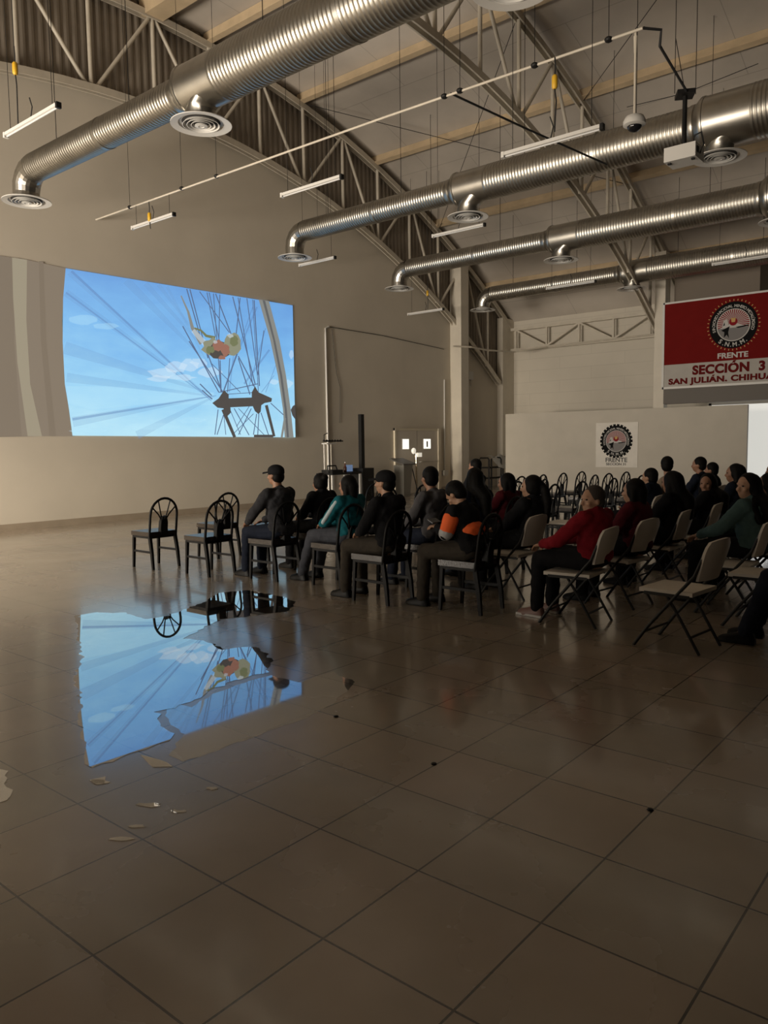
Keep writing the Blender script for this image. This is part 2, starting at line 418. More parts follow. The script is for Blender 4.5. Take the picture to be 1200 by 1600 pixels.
def duct(y, z, label, zd):
    t = thing('air_duct', label, 'duct', group='galvanised spiral ducts')
    r1, r2, r3 = .225, .315, .40
    xe = DIFFX[0]
    # elbow
    b = BM(); R = .34; pts = [(xe, y, zd+.06), (xe, y, z-R)]
    pts += [(xe+R-R*math.cos(a), y, z-R+R*math.sin(a)) for a in [PI/2*k/4 for k in range(1, 4)]]
    pts += [(xe+R, y, z)]
    rings = []
    for i, p in enumerate(pts):
        p = Vector(p); d = Vector(pts[min(i+1, len(pts)-1)])-Vector(pts[max(i-1, 0)]); d.normalize()
        s = Vector((0, 1, 0)); u = s.cross(d)
        rings.append([b.verts.new(p+(s*math.cos(2*PI*j/24)+u*math.sin(2*PI*j/24))*r1*(.96 if i < 2 else 1)) for j in range(24)])
    for A, B in zip(rings, rings[1:]):
        for j in range(24): b.faces.new((A[j], A[(j+1) % 24], B[(j+1) % 24], B[j]))
    obj('elbow', b, M_galv2, t, smooth=False)
    add_diffuser(xe, y, zd, t)
    secs = [(xe+R, -6.85, r1), (-5.95, -2.15, r2), (-1.25, 2.6, r3), (3.4, 8.6, r3+.05)]
    for x0, x1, r in secs:
        b = BM(); ribbed(b, x0, x1, y, z, r); obj('spiral_section', b, M_galv, t, smooth=True)
        for k in range(1, int((x1-x0)/2.2)+1):
            xx = x0+k*2.2
            if xx < x1-.3: b = BM(); sweep(b, [(xx-.03, y, z), (xx+.03, y, z)], r+.011, n=28); obj('joint_band', b, M_galv, t, smooth=True)
    for xd, ra, rb in ((DIFFX[1], r1, r2), (DIFFX[2], r2, r3)):
        b = BM(); n = 28
        prof = [(xd-.42, ra), (xd-.40, ra+.016), (xd-.34, ra+.016), (xd-.33, ra+.004), (xd-.25, rb-.01), (xd-.22, rb+.012), (xd-.18, rb+.012), (xd-.17, rb), (xd+.5, rb)]
        sweep(b, [(p[0], y, z) for p in prof], 1, n=n, rad=[p[1] for p in prof]); obj('tee_sleeve', b, M_galv2, t, smooth=True)
        # slanted branch down to the diffuser collar
        b = BM(); rings = []
        for f in (0, .35, .75, 1, 1.001):
            if f <= 1: zz = z-rb*.55+(zd+.15-(z-rb*.55))*f
            cx = xd+.24*(1-f)**1.2*(f <= 1) if f < 1 else xd
            ax = .30-.09*min(f, 1); ay = (rb*.72)*(1-min(f, 1))+.2*min(f, 1)
            if f > 1: zz = zd+.04
            rings.append([b.verts.new((cx+ax*math.cos(2*PI*j/24), y+ay*math.sin(2*PI*j/24), zz)) for j in range(24)])
        for A, B in zip(rings, rings[1:]):
            for j in range(24): b.faces.new((A[j], A[(j+1) % 24], B[(j+1) % 24], B[j]))
        obj('branch_collar', b, M_galv2, t, smooth=True)
        add_diffuser(xd, y, zd, t)
    for xx in (-10.2, -8.1, -5.2, -3.1, -.8, 1.5):
        r = r1 if xx < -6.8 else (r2 if xx < -2 else r3)
        b = BM(); sweep(b, [(xx, y, z+r), (xx, y, zroof(y)-.02)], .006, n=5); obj('hanger_wire', b, M_dark, t)
    return t
duct(5.53, 6.3, 'nearest silver spiral duct, largest, crossing the top left corner of the hall', 5.82)
duct(11.9, 6.53, 'second silver spiral duct from the front, passing behind the projector', 5.98)
duct(15.85, 6.33, 'third silver spiral duct, between the projector duct and the farthest one', 5.83)
duct(20.1, 6.23, 'farthest silver spiral duct, ending above the far pillars', 5.78)

# ------------------------------------------------------------------ strip lights, conduits, wires
def strip_light(x0, x1, y, z, label, plug=True, zt=None, tube=False):
    t = thing('strip_light', label, 'light fixture', ((x0+x1)/2, y, z), group='unlit hanging strip lights')
    L = (x1-x0)/2
    b = BM(); sweep(b, [(-L, 0, .02), (L, 0, .02)], .028, .02, square=True); obj('housing', b, M_white, t)
    b = BM(); sweep(b, [(-L+.03, 0, -.012), (L-.03, 0, -.012)], .012, n=8)
    obj('lamp_tube', b, mat('frosted_tube', (.55, .55, .54), .3), t, smooth=True)
    for s in (-1, 1):
        b = BM(); box(b, (s*L-.02, -.032, -.026), (s*L+.02, .032, .045)); obj('end_cap', b, M_dark if s > 0 else M_white, t)
        zt_ = zt if zt else zroof(y)-.02
        b = BM(); sweep(b, [(s*L*.8, 0, .05), (s*L*.8, 0, zt_-z)], .004, n=5); obj('hanging_wire', b, M_dark, t)
    if plug:
        b = BM(); sweep(b, [(0, 0, .05), (.03, .01, .18), (-.01, 0, .3)], .008, n=6); obj('flex', b, M_cable, t)
    return t
def plug_on(x, y, z0, zend, label, zt=None):
    t = thing('power_connector', label, 'connector', (x, y, z0), group='yellow hanging power connectors')
    b = BM(); sweep(b, [(0, 0, 0), (.01, 0, -.12), (0, 0, -.2)], .009, n=6); obj('upper_cord', b, M_cable, t)
    if zt: b = BM(); sweep(b, [(0, 0, 0), (0, 0, zt-z0)], .006, n=5); obj('drop_wire', b, M_cable, t)
    b = BM(); sweep(b, [(0, 0, -.2), (0, 0, -.22), (0, 0, -.34), (0, 0, -.36)], .035, n=10, rad=[.6, 1, 1, .6]); obj('plug_body', b, M_yellow, t, smooth=True)
    b = BM(); sweep(b, [(0, 0, -.36), (.02, 0, -.5), (.0, 0, zend-z0)], .009, n=6); obj('lower_cord', b, M_cable, t)
YC = 7.72
strip_light(-11.5, -10.15, 7.72, 5.84, 'short strip light hanging below the conduit above the projected picture', zt=6.25)
strip_light(-7.25, -5.95, 7.72, 5.57, 'strip light hanging in front of the middle of the wall truss')
strip_light(-3.05, -1.75, 7.55, 5.14, 'wide strip light hanging in front of the second duct near the projector')
strip_light(-8.6, -7.2, 3.95, 5.76, 'large strip light at the left edge, left of the nearest duct')
strip_light(-12.0, -10.8, 12.75, 6.04, 'small strip light hanging under the first diffuser of the second duct')
strip_light(-7.9, -6.6, 12.75, 6.02, 'strip light hanging just below the second diffuser of the projector duct')
strip_light(-12.5, -11.2, 17.8, 5.5, 'strip light hanging beside the wall just left of the near pillar')
strip_light(-8.1, -6.7, 18.3, 5.74, 'strip light tucked under the farthest duct')
strip_light(-3.6, -2.2, 17.8, 5.6, 'strip light at the right edge above the red banner')
plug_on(-10.9, 7.7, 6.22, 5.9, 'yellow connector hanging from the conduit above the projected picture')
plug_on(-2.35, 7.55, 6.1, 5.25, 'yellow connector hanging from the conduit in front of the middle truss')
plug_on(-8.35, 4.0, 6.85, 5.85, 'yellow connector hanging at the left edge against the truss', zt=zroof(4)-.02)
plug_on(-11.7, 17.7, 6.3, 5.55, 'yellow connector hanging just left of the near pillar', zt=zroof(17.7)-.02)
def conduit(pts, label, r=.017, clips=()):
    t = thing('cable_conduit', label, 'conduit', group='light conduits under the roof')
    b = BM(); sweep(b, pts, r, n=8); obj('pipe', b, M_steel, t, smooth=True)
    b = BM(); sweep(b, [(p[0], p[1]+.05, p[2]+.03) for p in pts], .010, n=6); obj('strapped_cable', b, M_cable, t)
    for x, y, z in clips:
        b = BM(); ball(b, (x, y, z), (.05, .05, .035)); sweep(b, [(x, y, z), (x, y, zroof(y)-.02)], .004, n=5); obj('clamp', b, M_dark, t)
conduit([(-12.85, 7.74, 6.27), (-5.1, 7.7, 6.2), (-1.35, 7.7, 6.15)], 'long light conduit crossing from the left wall toward the projector', clips=[(-11.6, 7.74, 6.27), (-8.9, 7.73, 6.25), (-4.05, 7.7, 6.19), (-3.8, 7.7, 6.19), (-2.7, 7.7, 6.17), (-1.75, 7.7, 6.16), (-9.9, 7.73, 6.26)])
conduit([(-12.3, 13.0, 6.75), (-9.0, 13.0, 6.84), (-4, 13.0, 6.9)], 'thin conduit running behind the second duct', .015, [(-11.6, 13, 6.78), (-11.3, 13, 6.78)])
b = BM(); sweep(b, [(-3.95, 7.7, 6.2), (-3.7, 9.3, 6.15), (-3.3, 11.2, 6.05)], .015, n=6)
tag(obj('cross_cable', b, M_cable), 'dark cable slanting from the conduit clamps toward the second duct', 'cable')
# far sagging cable / membrane
b = BM(); sweep(b, [(-12.3, 19.9, 4.72), (-12.0, 20.5, 4.72), (-12.0, 21.5, 4.7), (-11.8, 23, 4.75), (-11.0, 23.9, 4.95), (-6.4, 23.9, 5.0)], .03, n=6)
tag(obj('hanging_pipe', b, M_steel), 'pipe bending round the near pillar toward the lattice girder', 'pipe')
# wall details
t = thing('wall_conduit', 'white vertical conduit on the wall right of the projected picture with a trailing wire', 'conduit')
b = BM(); sweep(b, [(XW+.03, 14.54, .1), (XW+.03, 14.52, 4.6), (XW+.03, 14.54, 4.78), (XW+.03, 14.66, 4.84)], .028, n=8); obj('pipe', b, M_white, t, smooth=True)
b = BM(); sweep(b, [(XW+.02, 14.66, 4.84), (XW+.02, 17, 4.83), (XW+.02, 20.2, 4.7)], .009, n=5); obj('wire', b, M_cable, t)
b = BM(); sweep(b, [(XW+.02, 14.8, 4.8), (XW+.02, 14.95, 3.6), (XW+.02, 15.1, 3.2), (XW+.02, 15.05, 2.2)], .006, n=5); obj('loose_wire', b, M_cable, t)
t = thing('wall_pipe', 'thin pale pipe on the wall between the double door and the near pillar', 'pipe')
b = BM(); sweep(b, [(XW+.03, 20.18, .6), (XW+.03, 20.2, 3.7)], .02, n=8); obj('pipe', b, M_white, t)
b = BM(); box(b, (XW, 20.05, .5), (XW+.1, 20.3, .68)); obj('outlet_box', b, M_white, t)
t = thing('electrical_box', 'small pale electrical box on the wall right of the near pillar', 'electrical box', (XW, 21.75, 3.92))
b = BM(); box(b, (0, -.14, -.14), (.08, .14, .14)); obj('cover', b, M_white, t, bevel=.008)
b = BM(); sweep(b, [(.03, .05, -.14), (.03, .05, -.35), (.03, -.15, -.38)], .014, n=6); obj('conduit_bend', b, M_white, t)

# ------------------------------------------------------------------ projector and dome camera
t = thing('projector', 'white ceiling projector hanging on a black pole in front of the second duct', 'projector', (-1.45, 9.4, 5.26))
b = BM(); box(b, (-.2, -.17, -.09), (.2, .17, .09)); obj('body', b, M_white, t, bevel=.015)
M = Matrix.Rotation(-PI/2, 3, 'Y')
b = BM(); lathe(b, [(.055, .2), (.055, .235), (.04, .235), (.04, .21)], 20, M=M, loc=(0, .06, .01)); obj('lens', b, M_dark, t, smooth=True)
b = BM(); box(b, (.203, -.12, -.03), (.206, -.05, .05)); obj('connector_panel', b, M_dark, t)
for sx in (-.15, .15):
    b = BM(); box(b, (sx-.02, -.12, -.11), (sx+.02, -.08, -.09)); obj('foot', b, M_dark, t)
b = BM(); sweep(b, [(0, 0, .09), (0, 0, .74)], .03, n=12); obj('pole', b, M_dark, t, smooth=True)
b = BM(); box(b, (-.11, -.11, .74), (.11, .11, .79), M=Matrix.Rotation(.5, 4, 'Z')); obj('mounting_plate', b, M_dark, t)
for a, c in (((0, 0, .78), (-.9, .3, .95)), ((0, 0, .78), (.9, -.1, .83)), ((0, 0, .78), (.15, -.8, 1.1))):
    b = BM(); sweep(b, [a, c], .005, n=5); obj('guy_wire', b, M_dark, t)
for sx, sy in ((-.1, -.1), (.1, .1)):
    b = BM(); sweep(b, [(sx, sy, .77), (sx, sy, zroof(9.4)-.3-5.26)], .005, n=5); obj('hanger_wire', b, M_dark, t)
b = BM(); sweep(b, [(.08, .05, .1), (.12, .05, .24), (.2, .05, .26), (.24, .03, .1), (.2, 0, -.02)], .012, n=6); obj('signal_cable', b, M_cable, t)
b = BM(); sweep(b, [(-1.35, 7.7, 6.15), (-1.2, 7.85, 6.14), (-1.25, 7.95, 6.02), (-1.4, 9.3, 6.02)], .016, n=8)
tag(obj('feed_cable', b, M_cable), 'black cable running from the end of the conduit to the projector mount', 'cable')
t = thing('dome_camera', 'white dome security camera hanging on a rod left of the projector', 'camera', (-1.44, 7.72, 5.14))
b = BM(); lathe(b, [(.02, .12), (.1, .09), (.125, .04), (.125, 0), (.09, -.015)], 24); obj('housing', b, M_white, t, smooth=True)
b = BM(); ball(b, (0, 0, -.01), (.082, .082, .07), 3); obj('dome', b, mat('smoked_dome', (.01, .01, .012), .08), t, smooth=True)
b = BM(); sweep(b, [(0, 0, .12), (0, 0, .75), (0, 0, 1.01)], .014, n=8); obj('rod', b, M_steel, t)
b = BM(); sweep(b, [(0, 0, .78), (0, 0, .96)], .024, n=8, rad=[.7, 1]); obj('coupling', b, M_steel, t)

# ------------------------------------------------------------------ projected picture (an image thrown on the wall)
def emis(name, col, s=1.0, noise=None):
    M = bpy.data.materials.new(name); M.use_nodes = True; nt = M.node_tree; b = nt.nodes['Principled BSDF']
    b.inputs['Base Color'].default_value = (.05, .05, .05, 1); b.inputs['Roughness'].default_value = .8
    b.inputs['Emission Color'].default_value = (*col, 1); b.inputs['Emission Strength'].default_value = s
    if noise:
        nt = M.node_tree; mx = nt.nodes.new('ShaderNodeMixShader'); tr = nt.nodes.new('ShaderNodeBsdfTransparent'); o = nt.nodes['Material Output']
        nt.links.new(tr.outputs[0], mx.inputs[1]); nt.links.new(b.outputs[0], mx.inputs[2]); nt.links.new(mx.outputs[0], o.inputs[0]); mx.inputs[0].default_value = noise
    return M
def srgb(r, g, b): return tuple(((c/255+.055)/1.055)**2.4 if c > 10 else c/255/12.92 for c in (r, g, b))
def sky_picture():
    M = emis('picture_sky', (.2, .4, .8)); nt = M.node_tree; L = nt.links; b = nt.nodes['Principled BSDF']
    tc = nt.nodes.new('ShaderNodeTexCoord'); sp = nt.nodes.new('ShaderNodeSeparateXYZ'); L.new(tc.outputs['Object'], sp.inputs[0])
    mr = nt.nodes.new('ShaderNodeMapRange'); mr.inputs[1].default_value = 1.7; mr.inputs[2].default_value = 5.2
    n = nt.nodes.new('ShaderNodeTexNoise'); n.inputs['Scale'].default_value = .9; n.inputs['Detail'].default_value = 6; n.inputs['Roughness'].default_value = .6
    mp = nt.nodes.new('ShaderNodeMapping'); mp.inputs['Scale'].default_value = (1, .55, 1.5); L.new(tc.outputs['Object'], mp.inputs[0]); L.new(mp.outputs[0], n.inputs['Vector'])
    ad = nt.nodes.new('ShaderNodeMath'); ad.operation = 'MULTIPLY_ADD'; ad.inputs[1].default_value = -2.6; 
    L.new(n.outputs['Fac'], ad.inputs[0]); 
    a2 = nt.nodes.new('ShaderNodeMath'); a2.operation = 'ADD'; a2.inputs[1].default_value = 1.3
    L.new(sp.outputs[2], a2.inputs[0]); L.new(a2.outputs[0], ad.inputs[2]); L.new(ad.outputs[0], mr.inputs[0])
    cr = nt.nodes.new('ShaderNodeValToRGB'); e = cr.color_ramp.elements
    e[0].position = 0; e[0].color = (*srgb(182, 228, 246), 1); e[1].position = 1; e[1].color = (*srgb(104, 160, 222), 1)
    for p_, c_ in ((.35, (150, 208, 243)), (.65, (122, 184, 236))):
        x = cr.color_ramp.elements.new(p_); x.color = (*srgb(*c_), 1)
    L.new(mr.outputs[0], cr.inputs[0]); L.new(cr.outputs[0], b.inputs['Emission Color']); return M
PX = XW+.012
P = [sky_picture(), emis('picture_beam', srgb(110, 150, 196), 1, .24), emis('picture_beam_dark', srgb(92, 128, 180), 1, .5), emis('picture_wire', srgb(84, 104, 138)),
     emis('picture_hub', srgb(72, 68, 66)), emis('picture_rim', srgb(132, 134, 130)), emis('picture_rim_dark', srgb(92, 94, 96)), emis('picture_cloud', srgb(215, 232, 244), 1, .38),
     emis('picture_flowers', srgb(138, 140, 118)), emis('picture_red', srgb(150, 104, 88)), emis('picture_dim', srgb(126, 113, 97)), emis('picture_stripe', srgb(150, 140, 119)),
     emis('picture_dim_edge', srgb(119, 106, 90)), emis('picture_haze', srgb(180, 226, 246), 1, .3), emis('picture_green', srgb(112, 118, 84))]
lay = [0]
def pp(x, y, k):  # crop coordinates (3x, origin 80,400) onto the wall
    v = on_x(80+x/3, 400+y/3, XW); return (PX+.0007*k, v.y, v.z)
b = BM(); k = 0
def pg(pts, mi):
    global k
    k += 1; poly(b, [pp(x, y, k) for x, y in pts], mi)
def ln(x0, y0, x1, y1, w, mi, w2=None):
    w2 = w if w2 is None else w2; dx, dy = x1-x0, y1-y0; L = math.hypot(dx, dy); nx, ny = -dy/L/2, dx/L/2
    pg([(x0+nx*w, y0+ny*w), (x1+nx*w2, y1+ny*w2), (x1-nx*w2, y1-ny*w2), (x0-nx*w, y0-ny*w)], mi)
# dim left part of the picture (dark frame inside the film)
pg([(-320, -14), (-320, 850), (-40, 845), (-60, 700), (-95, 300), (-120, 18)], 12)
pg([(-115, 18), (-170, 8), (-175, 400), (-140, 845), (98, 845), (60, 560), (50, 300), (66, 58)], 10)
pg([(-185, 8), (-115, 18), (-118, 300), (-100, 600), (-45, 845), (-112, 845), (-160, 500), (-180, 200)], 11)
pg([(-60, 25), (-50, 400), (-10, 845), (20, 845), (-25, 400), (-38, 28)], 12)
# bright picture
pg([(66, 58), (1130, 232), (1143, 850), (98, 842), (82, 720), (62, 600), (52, 400), (54, 200)], 0)
def clipy(x): return 58+(x-66)*(232-58)/(1130-66)
for pts in ([(70, 610), (300, 612), (560, 640), (760, 640), (760, 700), (500, 690), (200, 720), (76, 690)],): pg(pts, 13)
for (x0, y0, x1, y1, w, w2) in ((84, 78, 745, 670, 30, 6), (66, 172, 740, 660, 36, 6), (350, 115, 700, 470, 40, 8), (440, 130, 720, 440, 26, 6), (500, 135, 720, 420, 18, 6),
                        (60, 430, 740, 640, 60, 6), (70, 570, 740, 655, 44, 6), (98, 778, 760, 655, 48, 6), (400, 840, 760, 660, 40, 8), (540, 145, 780, 600, 14, 5)):
    ln(x0, y0, x1, y1, w, 1, w2)
for (x0, y0, x1, y1, w, w2) in ((92, 72, 748, 680, 12, 4), (66, 172, 720, 655, 8, 3), (96, 766, 770, 655, 12, 4)): ln(x0, y0, x1, y1, w, 2, w2)
random.seed(4)
def blob(cx, cy, rx, ry, mi, n=14, j=.25):
    pg([(cx+rx*(1+random.uniform(-j, j))*math.cos(2*PI*i/n), cy+ry*(1+random.uniform(-j, j))*math.sin(2*PI*i/n)) for i in range(n)], mi)
for c in ((520, 550, 70, 22), (580, 520, 50, 26), (640, 515, 46, 28), (690, 500, 40, 24), (500, 575, 50, 16), (740, 545, 50, 22), (610, 570, 60, 14), (1122, 462, 10, 20), (1100, 600, 26, 18), (1040, 590, 22, 12)): blob(*c, 7)
for c in ((150, 300, 70, 22), (250, 330, 60, 14), (180, 820, 90, 12), (480, 800, 120, 16), (660, 770, 60, 14)): blob(*c, 13, j=.15)
# spokes behind
for (x0, y0, x1, y1, w) in ((940, 240, 800, 640, 5), (880, 200, 830, 640, 5), (960, 240, 850, 500, 8), (1000, 340, 920, 620, 5), (1018, 440, 900, 600, 9), (1060, 480, 1000, 640, 4), (1040, 560, 980, 640, 4)): ln(x0, y0, x1, y1, w, 2)
for (x0, y0, x1, y1, w) in ((630, 155, 700, 400, 5), (645, 157, 730, 480, 5), (690, 168, 830, 360, 4), (725, 172, 765, 380, 4), (735, 172, 800, 480, 4), (755, 177, 790, 640, 4), (765, 178, 850, 400, 5),
        (785, 182, 780, 400, 4), (845, 192, 950, 600, 5), (870, 196, 940, 610, 4), (880, 197, 860, 380, 4), (945, 208, 970, 610, 5), (938, 206, 965, 640, 3), (640, 400, 800, 640, 5), (610, 330, 780, 640, 5),
        (720, 440, 795, 640, 5), (785, 490, 790, 640, 5), (865, 460, 800, 640, 5), (830, 480, 820, 640, 4), (870, 470, 950, 620, 5), (870, 480, 925, 650, 5), (740, 500, 880, 640, 3), (990, 350, 960, 560, 4), (910, 200, 960, 560, 4),
        (748, 672, 700, 630, 5), (745, 655, 690, 600, 5), (780, 640, 960, 600, 4), (790, 650, 950, 640, 3),
        (775, 720, 760, 838, 4), (800, 745, 770, 838, 4), (850, 715, 920, 840, 4), (870, 715, 990, 838, 3), (830, 720, 880, 838, 3), (940, 740, 850, 830, 3), (930, 715, 870, 838, 4), (955, 740, 940, 838, 4), (965, 740, 960, 838, 4), (975, 735, 1010, 838, 4), (920, 705, 860, 800, 3), (800, 740, 810, 838, 3), (1020, 690, 1080, 745, 4)): ln(x0, y0, x1, y1, w, 3)
# sweeping stem, flowers, pod
ln(600, 188, 632, 260, 5, 5, 9); ln(632, 258, 655, 345, 10, 5, 16); ln(655, 340, 700, 410, 18, 5, 30); ln(664, 340, 690, 350, 8, 14); ln(688, 345, 720, 378, 8, 14, 12); ln(715, 375, 760, 385, 12, 14, 14)
ln(655, 350, 715, 415, 20, 7, 26)
blob(740, 425, 42, 38, 8); blob(780, 445, 48, 42, 4, j=.12); blob(840, 415, 42, 52, 8, j=.1); blob(770, 420, 28, 24, 9); blob(805, 440, 22, 30, 9); blob(735, 440, 20, 18, 14); blob(845, 400, 20, 24, 14); blob(760, 405, 10, 8, 7); blob(830, 375, 14, 10, 7); blob(790, 478, 18, 10, 9)
# hub
pg([(745, 690), (775, 668), (800, 630), (822, 650), (822, 668), (930, 664), (930, 640), (945, 612), (962, 640), (985, 650), (1025, 668), (1022, 684), (990, 690), (975, 700), (972, 730), (962, 742), (945, 728), (935, 705), (830, 710), (832, 735), (815, 752), (800, 745), (798, 715), (770, 712)], 4)
ln(795, 720, 850, 850, 16, 4, 14); ln(998, 700, 1035, 846, 14, 4, 12); pg([(940, 838), (1030, 838), (1030, 850), (940, 850)], 4)
# rim
pg([(962, 206), (1010, 213), (1060, 400), (1090, 560), (1112, 720), (1126, 850), (1084, 850), (1076, 720), (1052, 560), (1015, 390)], 5)
pg([(980, 209), (992, 211), (1040, 400), (1072, 560), (1094, 720), (1104, 850), (1094, 850), (1084, 720), (1062, 560), (1030, 395)], 6)
ln(1085, 760, 1070, 850, 10, 5); pg([(1122, 704), (1132, 698), (1136, 770), (1120, 748), (1112, 722)], 4)
pic = obj('projected_picture', b, P)
tag(pic, 'bright projected picture of a big wheel against blue sky on the left wall', 'projected picture')
# faint off-axis sliver of the picture at the floor line is only a reflection, nothing to build

# ------------------------------------------------------------------ banner and poster
def emblem(parent, cx, cy_, z, R, teeth, bg_black, faded=False):
    Mb = mat('print_black', (.008, .008, .008), .8, spec=.06); Mw = mat('print_white', (.42, .40, .37), .5); Mr = mat('print_red', (.22, .015, .02), .8, spec=.06)
    Mg = mat('print_grey', (.20, .19, .185), .8, spec=.06); Mo = mat('print_gold', (.45, .26, .05), .5)
    ms = [Mb, Mw, Mr, Mg, Mo]; b = BM()
    def disc(r, mi, y, x0=0, z0=0, n=48, a0=0, a1=2*PI, rin=0):
        q = [(cx+x0+r*math.cos(a0+(a1-a0)*i/n), y, z+z0+r*math.sin(a0+(a1-a0)*i/n)) for i in range(n+1)]
        if rin:
            for i in range(n):
                A0 = a0+(a1-a0)*i/n; A1 = a0+(a1-a0)*(i+1)/n
                poly(b, [(cx+x0+rin*math.cos(A0), y, z+z0+rin*math.sin(A0)), q[i], q[i+1], (cx+x0+rin*math.cos(A1), y, z+z0+rin*math.sin(A1))], mi)
        else: poly(b, q[:-1] if a1-a0 > 6 else q+[(cx+x0, y, z+z0)], mi)
    y = cy_-.002
    disc(R, 0, y)
    for i in range(teeth):
        a = 2*PI*i/teeth; w = (.34 if not bg_black else .1)*2*PI/teeth; r1 = R*1.10; mi = 0
        if bg_black: mi, r0 = 4, R*1.03
        else: r0 = R*.97
        poly(b, [(cx+r0*math.cos(a-w), y-.0005, z+r0*math.sin(a-w)), (cx+r0*math.cos(a+w), y-.0005, z+r0*math.sin(a+w)), (cx+r1*math.cos(a+w), y-.0005, z+r1*math.sin(a+w)), (cx+r1*math.cos(a-w), y-.0005, z+r1*math.sin(a-w))], mi)
    y -= .002
    disc(R*.70, 1, y)
    y -= .002
    # red rays
    for i in range(26):
        a = PI*(-.08+1.16*i/25); w = .040
        poly(b, [(cx+.02*R, y, z+.12*R), (cx+.66*R*math.cos(a-w), y, z+.05*R+.62*R*math.sin(a-w)), (cx+.66*R*math.cos(a+w), y, z+.05*R+.62*R*math.sin(a+w))], 2)
    y -= .002
    poly(b, [(cx+.66*R*math.cos(a), y, z+.66*R*math.sin(a)) for a in [PI+.18+i*(PI-.36)/20 for i in range(21)]], 3)
    poly(b, [(cx+.1*R, y-.001, z-.1*R), (cx+.64*R, y-.001, z-.04*R), (cx+.62*R, y-.001, z-.1*R), (cx+.2*R, y-.001, z-.15*R)], 0)
    disc(.17*R, 2, y-.001, 0, .14*R); 
    poly(b, [(cx-.1*R, y-.002, z+.3*R), (cx+.1*R, y-.002, z+.3*R), (cx+.07*R, y-.002, z+.12*R), (cx-.07*R, y-.002, z+.12*R)], 4)
    # working figure with hat, left
    poly(b, [(cx-.5*R, y-.002, z-.2*R), (cx-.14*R, y-.002, z-.04*R), (cx-.16*R, y-.002, z-.12*R), (cx-.2*R, y-.002, z-.3*R), (cx-.16*R, y-.002, z-.56*R), (cx-.26*R, y-.002, z-.4*R), (cx-.38*R, y-.002, z-.52*R), (cx-.36*R, y-.002, z-.28*R)], 0)
    poly(b, [(cx-.46*R, y-.003, z-.1*R), (cx-.4*R, y-.003, z+.22*R), (cx-.26*R, y-.003, z+.28*R), (cx-.2*R, y-.003, z+.06*R), (cx-.3*R, y-.003, z-.08*R)], 1)
    poly(b, [(cx-.42*R, y-.004, z-.02*R), (cx-.36*R, y-.004, z+.16*R), (cx-.34*R, y-.004, z+.02*R)], 0)
    obj('emblem', b, ms, parent)
    # lettering on the ring
    def ring_text(s, a0, a1, r, size, flip=False):
        for i, ch in enumerate(s):
            if ch == ' ': continue
            a = a0+(a1-a0)*i/(len(s)-1)
            rot = a-PI/2 if not flip else a+PI/2
            Mx = Matrix.Translation((cx+r*math.cos(a), cy_-.006, z+r*math.sin(a))) @ Matrix.Rotation(PI/2, 4, 'X') @ Matrix.Rotation(rot, 4, 'Z')
            yield ch, Mx
    for s, a0, a1, r, size, fl in (('SINDICATO NACIONAL MINERO METALÚRGICO', math.radians(196), math.radians(-16), R*.76, R*.17, False), ('S.N.M.M.', math.radians(232), math.radians(308), R*.93, R*.26, True)):
        bb = BM()
        for ch, Mx in ring_text(s, a0, a1, r, size, fl):
            c = bpy.data.curves.new('t', 'FONT'); c.body = ch; c.size = size; c.offset = .02*size; c.align_x = 'CENTER'
            o_ = bpy.data.objects.new('t', c); COL.objects.link(o_)
            me = bpy.data.meshes.new_from_object(o_.evaluated_get(bpy.context.evaluated_depsgraph_get())); bpy.data.objects.remove(o_)
            me.transform(Mx); bb.from_mesh(me); bpy.data.meshes.remove(me)
        me = bpy.data.meshes.new('ring_lettering'); bb.to_mesh(me); bb.free(); link('ring_lettering', me, Mw, parent)
TX = Matrix.Rotation(PI/2, 4, 'X')
YB = 21.22
bn = thing('banner', 'large red and white union banner with black gear emblem hung high on the right', 'banner')
b = BM(); box(b, (-5.92, YB, 3.72), (-2.2, YB+.02, 5.42)); obj('red_field', b, mat('banner_red', (.145, .008, .007), .8, 0, .06, 4, spec=.08), bn)
b = BM(); box(b, (-5.92, YB, 3.10), (-2.2, YB+.02, 3.72)); obj('white_field', b, mat('banner_white', (.40, .375, .34), .8, 0, .04, 4, spec=.08), bn)
b = BM()
for x0, z0, x1, z1 in ((-5.96, 3.04, -2.16, 3.10), (-5.96, 5.42, -2.16, 5.47), (-5.98, 3.04, -5.92, 5.47), (-2.2, 3.04, -2.14, 5.47)): box(b, (x0, YB-.02, z0), (x1, YB+.04, z1))
obj('banner_frame', b, M_white, bn)
emblem(bn, -4.07, YB, 4.66, .62, 40, True)
MR = mat('print_dark_red', (.11, .01, .01), .8, spec=.06)
text('FRENTE', .20, mat('print_white', (.42, .40, .37)), bn, bold=.006, M=Matrix.Translation((-4.07, YB-.004, 3.79)) @ TX, sx=1.15)
text('SECCIÓN  31', .33, MR, bn, space=1.07, bold=.017, align='LEFT', M=Matrix.Translation((-5.12, YB-.004, 3.41)) @ TX, sx=1.02)
text('SAN JULIÁN, CHIHUAHUA', .21, MR, bn, space=1.08, bold=.011, align='LEFT', M=Matrix.Translation((-5.78, YB-.004, 3.17)) @ TX, sx=1.27)
ps = thing('poster', 'small pale poster with black gear emblem on the low partition', 'poster')
b = BM(); box(b, (-7.90, 21.085, .80), (-6.6, 21.098, 2.13)); obj('sheet', b, mat('poster_sheet', (.60, .56, .49), .5, 0, .03, 6), ps)
emblem(ps, -7.26, 21.085, 1.58, .46, 26, False)
MK = mat('print_soft_black', (.05, .045, .04), .5)
text('FRENTE', .18, MK, ps, bold=.004, M=Matrix.Translation((-7.25, 21.078, .96)) @ TX, sx=1.1)
